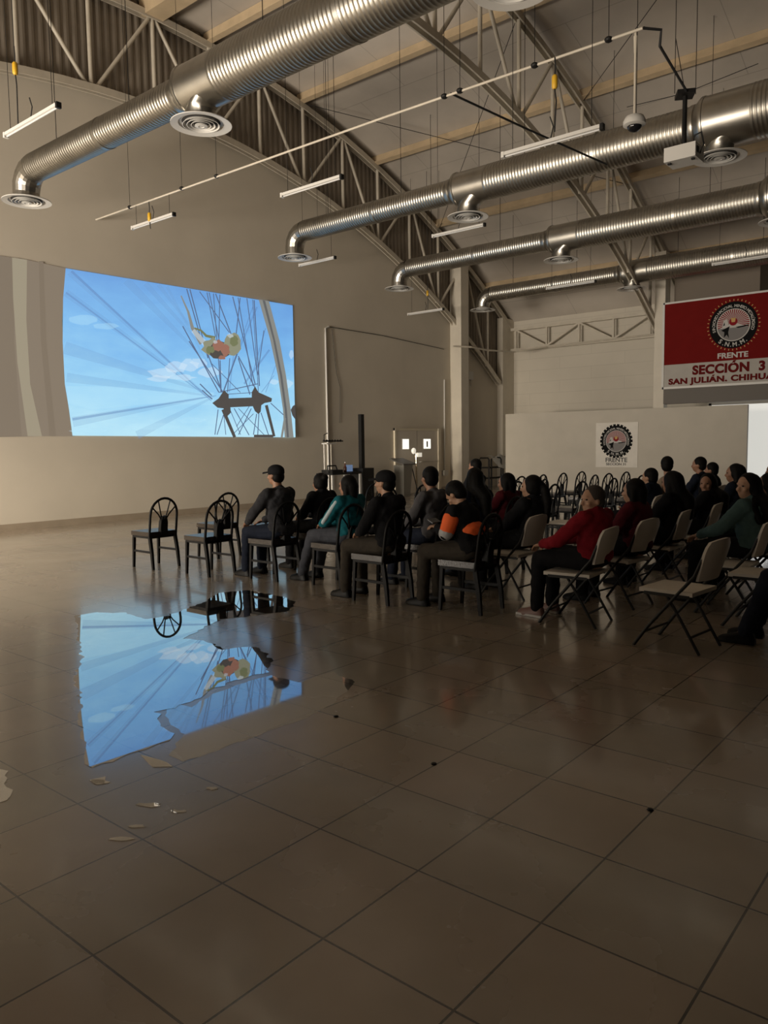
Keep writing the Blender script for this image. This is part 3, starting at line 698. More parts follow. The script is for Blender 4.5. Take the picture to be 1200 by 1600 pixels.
text('SECCIÓN 31', .10, MK, ps, bold=.002, M=Matrix.Translation((-7.25, 21.078, .86)) @ TX, sx=1.15)

# ------------------------------------------------------------------ water on the floor, glossy sheet on dry tile
def puddle(pts, label, z=.0025, sub=4, amp=.02, seed=1, m=None):
    random.seed(seed); P_ = [on_floor(x, y) for x, y in pts]; out = []
    for i, p in enumerate(P_):
        q = P_[(i+1) % len(P_)]; L = (q-p).length; nn = max(1, int(L/.05))
        for kk in range(nn):
            v = p.lerp(q, kk/nn); out.append((v.x+random.uniform(-amp, amp), v.y+random.uniform(-amp, amp), z))
    b = BM(); f = b.faces.new([b.verts.new(p) for p in out])
    g_ = bmesh.ops.extrude_face_region(b, geom=[f])
    for v in [e for e in g_['geom'] if isinstance(e, bmesh.types.BMVert)]: v.co.z = .0004
    return tag(obj('puddle', b, m or M_water), label, 'puddle', 'water on the floor')
M_water = bpy.data.materials.new('still_water'); M_water.use_nodes = True; nt = M_water.node_tree
for nn in list(nt.nodes):
    if nn.type != 'OUTPUT_MATERIAL': nt.nodes.remove(nn)
out = nt.nodes['Material Output']; mixn = nt.nodes.new('ShaderNodeMixShader'); tr = nt.nodes.new('ShaderNodeBsdfTransparent'); gl = nt.nodes.new('ShaderNodeBsdfGlossy')
tr.inputs[0].default_value = (.93, .91, .88, 1); gl.inputs['Roughness'].default_value = .0; lw = nt.nodes.new('ShaderNodeLayerWeight'); lw.inputs[0].default_value = .5
mr = nt.nodes.new('ShaderNodeMapRange'); mr.inputs[1].default_value = .3; mr.inputs[2].default_value = 1; mr.inputs[3].default_value = .2; mr.inputs[4].default_value = .88
nt.links.new(lw.outputs['Facing'], mr.inputs[0]); nt.links.new(mr.outputs[0], mixn.inputs[0]); nt.links.new(tr.outputs[0], mixn.inputs[1]); nt.links.new(gl.outputs[0], mixn.inputs[2]); nt.links.new(mixn.outputs[0], out.inputs[0])
puddle([(118, 962), (150, 957), (196, 958), (230, 968), (262, 962), (300, 948), (322, 940), (340, 927), (385, 922), (430, 930), (465, 940), (452, 955), (400, 962), (345, 968), (310, 985), (288, 998), (325, 1003), (350, 1015), (400, 1010), (425, 1030), (418, 1050), (385, 1058), (330, 1078), (300, 1098), (245, 1112), (248, 1135), (278, 1147), (262, 1156), (225, 1170), (190, 1184), (160, 1194), (142, 1200), (136, 1180), (128, 1150), (122, 1132), (126, 1090), (118, 1060), (128, 1030), (122, 1000)],
       'large irregular puddle mirroring the bright picture in front of the empty chairs')
M_sheen = bpy.data.materials.new('tile_reflection_sheet'); M_sheen.use_nodes = True; nt = M_sheen.node_tree  # added sheet: gives the dry tiles a reflection of the picture
for nn in list(nt.nodes):
    if nn.type != 'OUTPUT_MATERIAL': nt.nodes.remove(nn)
out = nt.nodes['Material Output']; mixn = nt.nodes.new('ShaderNodeMixShader'); tr = nt.nodes.new('ShaderNodeBsdfTransparent'); gl = nt.nodes.new('ShaderNodeBsdfGlossy')
gl.inputs['Roughness'].default_value = .03; mixn.inputs[0].default_value = .34
nt.links.new(tr.outputs[0], mixn.inputs[1]); nt.links.new(gl.outputs[0], mixn.inputs[2]); nt.links.new(mixn.outputs[0], out.inputs[0])
puddle([(262, 1100), (300, 1104), (335, 1084), (390, 1064), (424, 1056), (470, 1066), (520, 1050), (556, 1066), (520, 1100), (470, 1126), (392, 1153), (340, 1172), (284, 1192), (268, 1180), (276, 1162), (290, 1148), (262, 1128)], 'added glossy sheet imitating dry-tile reflection along the right side of the large puddle', z=.0012, seed=9, amp=.012, m=M_sheen)
puddle([(-10, 1195), (8, 1205), (14, 1250), (-10, 1260)], 'small puddle at the left edge of the photo', seed=2)
puddle([(140, 1220), (165, 1214), (165, 1224), (148, 1226)], 'tiny splash just below the large puddle', seed=3, amp=.008)
puddle([(218, 1180), (262, 1192), (268, 1198), (240, 1198)], 'thin splash at the lower right tip of the large puddle', seed=5, amp=.008)

for i, (px, py, w_, h_, lab) in enumerate(((155, 1222, 16, 4, 'small splash mark left below the large puddle'), (232, 1258, 22, 4, 'thin wet streak on the tile below the large puddle'), (215, 1292, 14, 3, 'short wet streak nearest the lower left tile corner'),
        (275, 1268, 14, 3, 'short wet streak right of the thin one below the puddle'), (190, 1311, 20, 2.5, 'long faint wet streak lowest on the tiles at left'), (330, 1232, 10, 3, 'tiny wet mark alone on the tile right of the streaks'))):
    random.seed(20+i); puddle([(px+w_*math.cos(a)*random.uniform(.6, 1.2), py+h_*math.sin(a)*random.uniform(.5, 1.3)) for a in [2*PI*j/11 for j in range(11)]], lab, seed=30+i, amp=.006)
# ------------------------------------------------------------------ chairs
def banquet_chair():
    t = thing('banquet_chair', '', 'chair')
    w = .20
    b = BM(); box(b, (-.2, -.205, .425), (.215, .205, .48)); obj('seat', b, M_vinyl, t, bevel=.022, smooth=True)
    b = BM(); box(b, (-.19, -.195, .395), (.205, .195, .425)); obj('seat_frame', b, M_frame, t)
    for s in (-1, 1):
        b = BM(); sweep(b, [(.18, s*.185, .40), (.205, s*.19, 0)], .016, .016, square=True, rad=[1.1, .85]); obj('leg', b, M_frame, t)
        b = BM(); sweep(b, [(-.185, s*.19, .42), (-.225, s*.195, .2), (-.245, s*.197, 0)], .016, .018, square=True, rad=[1.15, 1.05, .85]); obj('leg', b, M_frame, t)
        b = BM(); sweep(b, [(.19, s*.188, .22), (-.218, s*.195, .22)], .010, .013, square=True); obj('stretcher', b, M_frame, t)
    def bk(y, z): return (-.19-(z-.42)*.14, y, z)
    arch = [bk(-w, .40), bk(-w, .55), bk(-w*1.0, .70)]
    arch += [bk(-w*math.cos(PI*i/12), .70+.21*math.sin(PI*i/12)) for i in range(1, 12)]
    arch += [bk(w*1.0, .70), bk(w, .55), bk(w, .40)]
    b = BM(); sweep(b, arch, .016, .016, n=8, up=(1, 0, 0)); obj('back_frame', b, M_frame, t, smooth=True)
    b = BM(); 
    for s in (-1, 1): sweep(b, [bk(s*.045, .44), bk(s*.04, .6), bk(s*.02, .68)], .010, .028, square=True, up=(1, 0, 0))
    box(b, (-.235, -.05, .44), (-.215, .05, .64)); obj('splat', b, M_frame, t)
    for y1, z1, y0 in ((-.175, .80, -.035), (-.09, .885, -.02), (.09, .885, .02), (.175, .80, .035)):
        b = BM(); sweep(b, [bk(y0, .63), bk(y0*1.6+y1*.12, .70), bk(y1, z1)], .009, n=6); obj('spoke', b, M_frame, t)
    return t
def folding_chair():
    t = thing('folding_chair', '', 'chair')
    b = BM()
    box(b, (-.19, -.215, .425), (.22, .215, .455)); obj('seat', b, M_plastic, t, bevel=.014, smooth=True)
    # moulded back panel: curved, rounded top
    b = BM(); rows = []
    for i in range(9):
        f = i/8; z = .54+.29*f; hw = .185+.03*math.sin(PI*min(1, f*1.1)*.5)-(.05*max(0, (f-.75)/.25)**2)
        row = []
        for j in range(13):
            y = -hw+2*hw*j/12; u = y/hw; zz = z+(.02*(1-u*u) if f > .8 else 0)*1
            x = -.20-(z-.54)*.28-.035*(1-u*u)
            row.append((x, y, zz))
        rows.append(row)
    F1 = [[b.verts.new(p) for p in r] for r in rows]; F2 = [[b.verts.new((p[0]-.02, p[1], p[2])) for p in r] for r in rows]
    for i in range(8):
        for j in range(12):
            b.faces.new((F1[i][j], F1[i][j+1], F1[i+1][j+1], F1[i+1][j])); b.faces.new((F2[i][j], F2[i+1][j], F2[i+1][j+1], F2[i][j+1]))
    for j in range(12):
        b.faces.new((F1[0][j], F2[0][j], F2[0][j+1], F1[0][j+1])); b.faces.new((F1[8][j], F1[8][j+1], F2[8][j+1], F2[8][j]))
    for i in range(8):
        b.faces.new((F1[i][0], F1[i+1][0], F2[i+1][0], F2[i][0])); b.faces.new((F1[i][12], F2[i][12], F2[i+1][12], F1[i+1][12]))
    bp = obj('backrest', b, M_plastic, t, smooth=True)
    b = BM(); sweep(b, [(-.302, -.045, .76), (-.302, .045, .76)], .010, .008, n=8); obj('hand_slot', b, M_dark, bp)
    for s in (-1, 1):
        y = s*.205
        b = BM(); sweep(b, [(-.27, s*.195, .76), (-.20, y, .58), (-.05, y*1.04, .40), (.14, y*1.04, .17), (.26, y*1.04, 0)], .013, n=8); obj('leg', b, M_legs, t, smooth=True)
        b = BM(); sweep(b, [(.02, y*.92, .42), (-.06, y*.92, .30), (-.24, y*.92, 0)], .012, n=8); obj('leg', b, M_legs, t, smooth=True)
        b = BM(); sweep(b, [(-.17, y, .42), (.18, y, .42)], .012, .012, square=True); obj('seat_rail', b, M_legs, t)
    b = BM(); sweep(b, [(.19, -.21, .11), (.19, .21, .11)], .009, n=6); obj('stretcher', b, M_legs, t)
    b = BM(); sweep(b, [(-.17, -.19, .12), (-.17, .19, .12)], .009, n=6); obj('stretcher', b, M_legs, t)
    return t
BC, FC = banquet_chair(), folding_chair(); used = set()
def put(proto, x, y, label, group, rz=PI):
    o = proto if proto.name not in used else dup(proto)
    used.add(proto.name); o.location = (x, y, 0); o.rotation_euler = (0, 0, rz); o['label'] = label; o['group'] = group; return o
GB, GF, GE = 'black arch-back banquet chairs in the audience', 'light folding chairs in the audience', 'empty arch-back chairs at the back'
for x, y, lab, rz in ((-6.63, 4.69, 'empty black arch-back chair standing alone at the far left', 0), (-5.58, 4.76, 'empty black arch-back chair nearest the camera of the empty pair left of the capped man', 0),
        (-6.72, 5.80, 'empty black arch-back chair partly behind the other one of the left pair', 0), (-5.95, 6.05, 'empty arch-back chair just in front of the knees of the first capped man', 0),
        (-4.66, 5.0, 'arch-back chair under the capped man at the left end', .03), (-4.66, 5.72, 'arch-back chair under the person with a hair bun', 0),
        (-3.74, 5.12, 'arch-back chair under the person in teal jacket at the left', -.03), (-2.79, 4.74, 'arch-back chair under the second capped man in black', 0),
        (-1.84, 4.9, 'arch-back chair under the child in the orange and black vest', .02), (-2.80, 5.62, 'arch-back chair under the person in the grey jacket', 0),
        (-3.74, 6.9, 'arch-back chair hidden behind the long-haired person in dark blue', 0), (-4.66, 9.2, 'arch-back chair under the short-haired person before the right pillar', 0),
        (-2.8, 7.0, 'arch-back chair under the far child in red', 0)):
    put(BC, x, y, lab, GB, PI+rz)
far = [((569, 757), -6.45, 8.7), ((590, 765), -5.5, 7.9), ((640, 757), -5.5, 8.75), ((805, 741), -5.6, 12.1), ((838, 739), -5.6, 12.95), ((870, 741), -5.6, 13.85), ((899, 738), -5.6, 14.75),
       ((919, 744), -4.6, 13.2), ((945, 740), -4.65, 14.0), ((955, 744), -3.7, 12.0), ((973, 740), -4.65, 14.9), ((890, 750), -3.7, 10.75), ((861, 757), -3.7, 9.75), ((830, 745), -4.65, 11.2), ((790, 748), -4.65, 10.3), ((1000, 742), -3.7, 13.3)]
FL = ['empty arch-back chair behind the teal jacket, left one of two before the speaker', 'empty arch-back chair behind the teal jacket, right one of two before the speaker', 'empty arch-back chair seen between the second capped man and the grey jacket',
      'empty arch-back chair at the left end of the far row before the partition', 'second empty arch-back chair of the far row, just right of the ponytailed woman', 'third empty arch-back chair of the far row before the partition',
      'tallest-looking empty arch-back chair of the far row, left of the poster', 'empty arch-back chair in the middle row, just right of the tallest far one', 'empty arch-back chair below the left edge of the poster',
      'empty arch-back chair below the poster, overlapping the one at its left', 'empty arch-back chair below the right half of the poster', 'dark empty arch-back chair just above the head of the red-jacketed woman',
      'nearest of the far empty arch-back chairs, between the ponytail and the red jacket', 'empty arch-back chair half hidden behind the ponytailed woman', 'empty arch-back chair between the far child in red and the ponytailed woman', 'empty arch-back chair just left of the person with the green collar']
random.seed(7)
for (px, X, Y), lab in zip(far, FL): put(BC, X, Y, lab, GE, PI+random.uniform(-.12, .12))
for x, y, lab, rz in ((-1.85, 5.72, 'light folding chair under the ponytailed woman in black', .0), (-.80, 5.02, 'light folding chair under the woman in the red jacket', .06), (-.80, 5.95, 'light folding chair under the person in dark red with black hair', -.1),
        (-.82, 7.02, 'light folding chair under the long-haired person just right of the dark red jacket', .0), (-.82, 8.05, 'light folding chair under the person whose dim face looks back', .05), (.17, 4.74, 'empty light folding chair standing nearest the camera', -.1),
        (.14, 6.2, 'light folding chair under the person in pale teal at the right', .05), (.50, 5.80, 'empty light folding chair half behind the dark knee at the right edge', .0), (-1.85, 6.85, 'empty light folding chair behind the red-jacketed woman', .15),
        (-2.75, 8.75, 'empty light folding chair among the black ones beyond the red jacket', .1), (-.82, 9.1, 'light folding chair under the long-haired person far right', 0), (-1.86, 9.1, 'light folding chair under the person with the green collar', 0),
        (-1.86, 9.85, 'light folding chair under the person in the beige hoodie', 0), (1.15, 5.2, 'light folding chair at the right edge under the person in dark jeans', 0), (.14, 7.2, 'light folding chair under the grey green sleeve behind the pale teal jacket', 0),
        (-1.86, 11.2, 'light folding chair under the far person in profile near the partition end', 0), (-1.86, 11.85, 'light folding chair under the far child near the bright entrance', 0), (-.82, 11.4, 'light folding chair under the person before the bright entrance', 0)):
    put(FC, x, y, lab, GF, PI+rz)

# ------------------------------------------------------------------ people
SKIN = mat('skin_brown', (.26, .13, .075), .55, bump=.05, bscale=200)
SKIN2 = mat('skin_tan', (.34, .19, .115), .55, bump=.05, bscale=200)
HAIR = mat('black_hair', (.004, .0035, .003), .6, bump=.4, bscale=140, spec=.12)
HAIRG = mat('greying_hair', (.045, .036, .03), .6, bump=.4, bscale=140, spec=.15)
SHOE = mat('black_shoe', (.006, .006, .006), .5, spec=.15)
SHOE2 = mat('brown_pink_shoe', (.20, .11, .09), .5)
SOLE = mat('white_sole', (.5, .48, .45), .5)
EYE = mat('dark_eye', (.008, .006, .005), .5, spec=.15)
def cloth(name, c): return mat('cloth_'+name, c, .85, 0, .15, 9, bump=.35, bscale=45, spec=.1)
BLACK = cloth('black', (.009, .009, .010)); NAVY = cloth('navy', (.010, .013, .022)); GREY = cloth('grey', (.075, .072, .075)); DGREY = cloth('charcoal', (.028, .028, .031))
TEAL = cloth('teal', (.008, .09, .11)); RED = cloth('red', (.17, .008, .014)); DRED = cloth('dark_red', (.07, .008, .012)); MINT = cloth('pale_teal', (.06, .10, .095)); BEIGE = cloth('beige', (.24, .18, .13))
JEANS = cloth('dark_jeans', (.018, .022, .035)); KHAKI = cloth('brown_trouser', (.038, .032, .025)); GTR = cloth('grey_trouser', (.045, .047, .055)); ORANGE = mat('cloth_orange', (.80, .12, .02), .8); GREEN = cloth('green', (.12, .16, .03)); REFL = mat('silver_tape', (.35, .35, .35), .5)

def person(label, x, y, zt=1.3, rz=PI, jacket=BLACK, trousers=BLACK, hair='short', hmat=HAIR, yaw=0, pitch=0, skin=SKIN, lean=-.05, arms='lap', legs='normal', cap=None, vox=.012, shoe=SHOE, wide=1.0, vest=None, near=True, sole=False, hood=False, sx=0, stripe=False, bottle=False):
    t = thing('person', label, 'person', (x, y, 0), rz, 'seated people in the audience')
    k = (zt-.54)/(1.31-.54)
    def Z(z): return .54+(z-.54)*k
    lx = lambda z: -.07+(lean+.02)*(z-.54)/.7
    hx = lx(1.19)+.035; hc = Vector((hx, 0, Z(1.31)-.118))
    HM = Matrix.Rotation(yaw, 3, 'Z') @ Matrix.Rotation(pitch, 3, 'Y')
    def H(v): return hc+HM @ Vector(v)
    S = [Vector((lx(1.0), s*.165*wide, Z(.995))) for s in (-1, 1)]
    if arms == 'lap': E_ = [Vector((.06, s*.235*wide, Z(.74))) for s in (-1, 1)]; Hd = [Vector((.27, s*.09, .665)) for s in (-1, 1)]
    elif arms == 'knees': E_ = [Vector((.12, s*.25*wide, Z(.76))) for s in (-1, 1)]; Hd = [Vector((.38, s*.12, .655)) for s in (-1, 1)]
    elif arms == 'phone': E_ = [Vector((.08, s*.22*wide, Z(.76))) for s in (-1, 1)]; Hd = [Vector((.30, s*.045, Z(.80))) for s in (-1, 1)]
    else: E_ = [Vector((.06, s*.24*wide, Z(.78))) for s in (-1, 1)]; Hd = [Vector((.22, -s*.06, Z(.80))) for s in (-1, 1)]
    st = .16 if legs == 'stretched' else (-.06 if legs == 'tucked' else .02)
    Kn = [Vector((.40, s*.11, .535)) for s in (-1, 1)]; An = [Vector((.40+st, s*.125, .10)) for s in (-1, 1)]
    Hp = [Vector((-.06, s*.085, .565)) for s in (-1, 1)]
    # --- body, one surface
    b = BM()
    ball(b, (-.08, 0, .575), (.125, .17, .11)); ball(b, (lx(.75), 0, Z(.75)), (.105, .145*wide, .16)); ball(b, (lx(.93), 0, Z(.92)), (.11, .165*wide, .15))
    limb(b, [S[0], S[1]], [.06, .06]); nb = Vector((lx(1.02), 0, Z(1.0)))
    limb(b, [nb, H((-.015, 0, -.05))], [.062, .052])
    ball(b, H((-.008, 0, .02)), (.098, .077, .098), 3, M=HM); ball(b, H((.026, 0, -.045)), (.062, .056, .068), 3, M=HM); ball(b, H((.055, 0, -.088)), (.026, .028, .022), M=HM)
    limb(b, [H((.082, 0, .012)), H((.105, 0, -.028))], [.009, .015]); ball(b, H((.094, 0, -.034)), (.012, .019, .010), M=HM)
    ball(b, H((.083, 0, -.062)), (.012, .022, .007), M=HM); ball(b, H((.080, 0, -.073)), (.012, .020, .007), M=HM)
    limb(b, [H((.082, -.035, .028)), H((.09, 0, .026)), H((.082, .035, .028))], [.010, .010, .010])
    for s in (-1, 1):
        ball(b, H((.062, s*.042, -.025)), (.024, .022, .022), M=HM); ball(b, H((-.005, s*.078, -.012)), (.018, .010, .030), M=HM)
    for i in range(2):
        s = -1 if i == 0 else 1
        limb(b, [S[i], S[i].lerp(E_[i], .5), E_[i], Hd[i]], [.052, .046, .038, .027])
        dr_ = (Hd[i]-E_[i]).normalized(); sd = Vector((0, 0, 1)).cross(dr_).normalized(); dn = Vector((0, 0, -1))
        c = Hd[i]+dr_*.05; ball(b, c, (.05, .042, .018), 2, M=Matrix.Rotation(math.atan2(dr_.y, dr_.x), 3, 'Z') @ Matrix.Rotation(-math.asin(max(-1, min(1, dr_.z))), 3, 'Y'))
        if near:
            for q, (o_, L) in enumerate(((-.030, .062), (-.010, .074), (.010, .070), (.029, .054))):
                f0 = c+dr_*.03+sd*o_; f1 = f0+dr_*L*.5+dn*.006; f2 = f1+dr_*L*.32+dn*.022; f3 = f2+dr_*L*.12+dn*.02
                limb(b, [f0, f1, f2, f3], [.0095, .009, .0085, .0075], 8)
            tb = Hd[i]+dr_*.025-sd*(s*.030); limb(b, [tb, tb-sd*s*.028+dr_*.02, tb-sd*s*.030+dr_*.055+dn*.008], [.012, .011, .009], 8)
        limb(b, [Hp[i], Kn[i], Kn[i].lerp(An[i], .35), An[i], An[i]+Vector((.10, 0, -.068))], [.082, .056, .052, .033, .016])
    fused('body', b, vox if near else .016, skin, t, 2 if near else 2)
    # eyes
    if near:
        for s in (-1, 1):
            b = BM(); ball(b, H((.080, s*.031, .008)), (.009, .013, .007), 2, M=HM); obj('eye', b, EYE, t, smooth=True)
    # --- jacket
    cv = max(vox, .013); b = BM(); g_ = .026
    ball(b, (-.08, 0, .60), (.125+g_, .165+g_, .12)); ball(b, (lx(.75)-.005, 0, Z(.75)), (.115+g_, .15*wide+g_, .17)); ball(b, (lx(.93), 0, Z(.91)), (.115+g_, .165*wide+g_, .165))
    limb(b, [S[0]+Vector((0, 0, -.01)), S[1]+Vector((0, 0, -.01))], [.072, .072]); limb(b, [nb+Vector((-.012, 0, -.06)), nb+Vector((-.012, 0, .035))], [.095, .072])
    for i in range(2):
        en = E_[i].lerp(Hd[i], .93); limb(b, [S[i], S[i].lerp(E_[i], .5), E_[i], E_[i].lerp(Hd[i], .5), en], [.073, .068, .062, .052, .042])
    if hood: ball(b, nb+Vector((-.09, 0, .0)), (.075, .12, .07))
    jk = fused('jacket', b, cv, jacket, t, 3, .016)
    # --- trousers
    b = BM(); ball(b, (-.08, 0, .575), (.14, .185, .105))
    for i in range(2):
        e = An[i]+Vector((0, 0, -.005)); limb(b, [Hp[i], Hp[i].lerp(Kn[i], .5), Kn[i], Kn[i].lerp(e, .4), e], [.10, .088, .074, .068, .062])
    fused('trousers', b, cv, trousers, t, 3, .011)
    # --- shoes
    for i in range(2):
        b = BM(); a = An[i]; rings = []
        for f, hw, zt_ in ((-.07, .030, .05), (-.055, .038, .095), (0, .042, .105), (.06, .044, .085), (.12, .048, .065), (.17, .042, .052), (.195, .024, .036)):
            rings.append([b.verts.new((a.x+f, a.y+yy*hw, zz)) for yy, zz in ((-1, .004), (1, .004), (1.05, .02), (.9, zt_*.7), (.4, zt_), (-.4, zt_), (-.9, zt_*.7), (-1.05, .02))])
        for A, B in zip(rings, rings[1:]):
            for j in range(8): b.faces.new((A[j], A[(j+1) % 8], B[(j+1) % 8], B[j]))
        b.faces.new(rings[0][::-1]); b.faces.new(rings[-1]); sh = obj('shoe', b, shoe, t, smooth=True)
        if sole:
            b = BM(); box(b, (a.x-.075, a.y-.048, .002), (a.x+.195, a.y+.048, .022)); obj('sole', b, SOLE, sh, bevel=.008)
    # --- hair
    b = BM()
    if cap is None: ball(b, H((-.022, 0, .035)), (.098, .088, .098), 3, M=HM)
    ball(b, H((-.045, 0, -.015)), (.070, .080, .080), 3, M=HM)
    if hair in ('long', 'ponytail', 'bun', 'bob'):
        for s in (-1, 1): ball(b, H((-.015, s*.05, -.0)), (.06, .043, .075), 2, M=HM)
    if hair == 'long':
        bx = lx(.85)-.15
        limb(b, [H((-.05, 0, .03)), H((-.085, 0, -.09)), Vector((bx, 0, Z(.98))), Vector((bx-.02, 0, Z(.80)))], [.095, .09, .08, .05])
        for s in (-1, 1): limb(b, [H((-.03, s*.05, .02)), H((-.04, s*.068, -.10)), Vector((bx+.09, s*.11, Z(.98))), Vector((bx+.03, s*.1, Z(.84)))], [.05, .048, .042, .03])
    if hair == 'ponytail':
        bx = lx(.85)-.17; limb(b, [H((-.10, 0, .03)), H((-.145, 0, -.02)), Vector((bx-.02, 0, Z(1.02))), Vector((bx-.02, 0, Z(.78)))], [.04, .045, .05, .022])
    if hair == 'bun': ball(b, H((-.11, 0, .075)), .045)
    if hair == 'bob':
        for s in (-1, 1): limb(b, [H((-.03, s*.055, .0)), H((-.03, s*.066, -.09))], [.045, .035])
        limb(b, [H((-.06, 0, 0)), H((-.07, 0, -.10))], [.08, .06])
    fused('hair', b, .011, hmat, t, 3)
    if cap:
        b = BM(); ball(b, H((-.012, 0, .055)), (.108, .090, .075), 3, M=HM); ball(b, H((-.012, 0, .035)), (.108, .091, .055), 3, M=HM)
        cp = fused('cap', b, .009, cap, t, 3)
        b = BM(); rows = []
        for i in range(5):
            f = i/4; rows.append([H((.07+f*.11*(1-.3*(u*u)), u*.072*(1-.15*f), .050-.012*f-.016*u*u)) for u in [-1+j/4 for j in range(9)]])
        A1 = [[b.verts.new(p) for p in r] for r in rows]; A2 = [[b.verts.new(p-Vector((0, 0, .006))) for p in r] for r in rows]
        for i in range(4):
            for j in range(8):
                b.faces.new((A1[i][j], A1[i][j+1], A1[i+1][j+1], A1[i+1][j])); b.faces.new((A2[i][j], A2[i+1][j], A2[i+1][j+1], A2[i][j+1]))
        for j in range(8): b.faces.new((A1[4][j], A1[4][j+1], A2[4][j+1], A2[4][j])); b.faces.new((A1[0][j], A2[0][j], A2[0][j+1], A1[0][j+1]))
        for i in range(4): b.faces.new((A1[i][0], A1[i+1][0], A2[i+1][0], A2[i][0])); b.faces.new((A1[i][8], A2[i][8], A2[i+1][8], A1[i+1][8]))
        obj('cap_brim', b, cap, cp, smooth=True)
    if vest:
        # orange panels with tape over the jacket sleeves and body
        for i in range(2):
            b = BM(); a0, a1 = S[i].lerp(E_[i], .30), S[i].lerp(E_[i], .86); limb(b, [a0, a1], [.081, .073]); o_ = fused('orange_sleeve', b, .012, ORANGE, jk, 2)
            b = BM(); limb(b, [S[i].lerp(E_[i], .93), E_[i].lerp(Hd[i], .06)], [.073, .070]); fused('tape_band', b, .012, REFL, jk, 2)
        b = BM(); ball(b, (lx(.75)-.05, 0, Z(.80)), (.115, .155, .085)); fused('orange_back_panel', b, .012, ORANGE, jk, 2)
    if stripe:
        for i in range(2):
            b = BM(); n_ = (S[i]-Vector((lx(.9), 0, Z(.9)))).normalized(); o2 = Vector((0, (-1 if i == 0 else 1)*.05, 0)); limb(b, [S[i]+o2, S[i].lerp(E_[i], .5)+o2, E_[i]+o2*.9], [.028, .028, .026]); fused('sleeve_stripe', b, .010, mat('stripe_white', (.35, .42, .44), .7), jk, 1)
    return t
# the local +X axis faces forward; rz = pi faces the picture
person('person in dark cap and charcoal jacket on the left-end chair, looking left', -4.62, 5.02, 1.335, jacket=DGREY, trousers=NAVY, cap=BLACK, yaw=.1, arms='knees', lean=.02, vox=.010, wide=1.06, hood=True)
person('person in black with a hair bun beside the first capped man', -4.62, 5.74, 1.21, jacket=BLACK, hair='bun', yaw=-.15, lean=0)
person('person in bright teal jacket with white sleeve stripe', -3.7, 5.2, 1.22, jacket=TEAL, trousers=GTR, hair='bob', legs='stretched', yaw=.1, arms='lap', stripe=True, vox=.010, lean=-.04)
person('person in black jacket and dark cap with grey trousers, second of the capped men', -2.76, 4.76, 1.30, jacket=BLACK, trousers=KHAKI, cap=BLACK, hair='short', yaw=.15, arms='lap', vox=.010, wide=1.08, hood=True, skin=SKIN2, lean=0)
person('person in grey jacket with short dark hair, right of the second capped man', -2.84, 5.62, 1.31, jacket=GREY, trousers=JEANS, hair='short', yaw=-.35, lean=.0, hood=True)
person('person in dark blue with long black hair seen from behind', -2.62, 6.12, 1.285, rz=PI-.25, jacket=NAVY, trousers=JEANS, hair='long', yaw=-.5)
person('child in black and orange safety vest bending over a phone', -1.86, 4.88, 1.20, jacket=BLACK, trousers=KHAKI, hair='short', hmat=HAIR, pitch=.75, lean=.14, arms='phone', vox=.010, vest=True, skin=SKIN2, wide=.95)
person('child in red with black hair, far behind the orange vest', -2.76, 7.02, 1.19, jacket=DRED, hair='bob', skin=SKIN, yaw=.05)
person('woman in black with long ponytail hanging over a light chair', -1.86, 5.92, 1.22, jacket=BLACK, hair='ponytail', yaw=.25, lean=-.1, skin=SKIN2, vox=.010, arms='lap')
person('short-haired person in black far back in front of the right wall pillar', -4.66, 9.26, 1.31, jacket=BLACK, hair='short', yaw=.1, near=False, vox=.014)
person('woman in red jacket with greying hair looking toward the camera', -.74, 5.06, 1.18, rz=PI-.1, jacket=RED, trousers=BLACK, hair='short', hmat=HAIRG, yaw=1.15, arms='knees', lean=-.04, vox=.010, shoe=SHOE2, sole=True, skin=SKIN2, wide=1.08, hood=False)
person('person in dark red with black hair tied back, right of the red jacket', -.74, 6.0, 1.20, jacket=DRED, hair='bob', yaw=.0, skin=SKIN2, lean=-.02)
person('person in black with long loose hair right of the dark red jacket', -.78, 7.05, 1.235, jacket=BLACK, hair='long', yaw=-.3)
person('person in black whose dim face looks back at the camera', -.76, 8.2, 1.17, jacket=BLACK, hair='long', yaw=1.5, skin=SKIN)
person('person in dark top with short hair in front of the beige hoodie', -1.82, 9.2, 1.19, jacket=NAVY, hair='short', yaw=-.1, near=False, vox=.014, skin=SKIN2)
person('person in beige hoodie seen from behind in front of the partition', -1.82, 9.86, 1.335, jacket=BEIGE, hair='short', yaw=-1.2, near=False, vox=.014, hood=True)
person('person in dark blue in profile near the right end of the partition', -1.82, 11.25, 1.30, jacket=NAVY, hair='short', yaw=.1, near=False, vox=.014)
person('child in black right beside the far person in profile', -1.8, 11.8, 1.20, jacket=BLACK, hair='short', yaw=.1, near=False, vox=.014, wide=.85)
person('person with very long black hair and navy top before the partition end', -.78, 9.35, 1.25, jacket=NAVY, hair='long', yaw=.3, vox=.013)
person('person in pale teal sweater looking toward the camera at the right', .16, 6.5, 1.245, rz=PI-.15, jacket=MINT, trousers=BLACK, hair='long', yaw=1.2, arms='knees', lean=0, vox=.010, skin=SKIN2)
person('person in grey green sleeve half hidden behind the pale teal sweater', .1, 7.3, 1.22, jacket=MINT, trousers=BLACK, hair='long', yaw=.2, vox=.013)
person('person in black at the right edge in front of the bright entrance', -.8, 11.45, 1.21, jacket=BLACK, hair='short', near=False, vox=.014)
person('person in dark jeans and black shoes cut off by the right edge of the photo', 1.12, 5.2, 1.3, jacket=BLACK, trousers=JEANS, hair='short', legs='stretched', vox=.012)
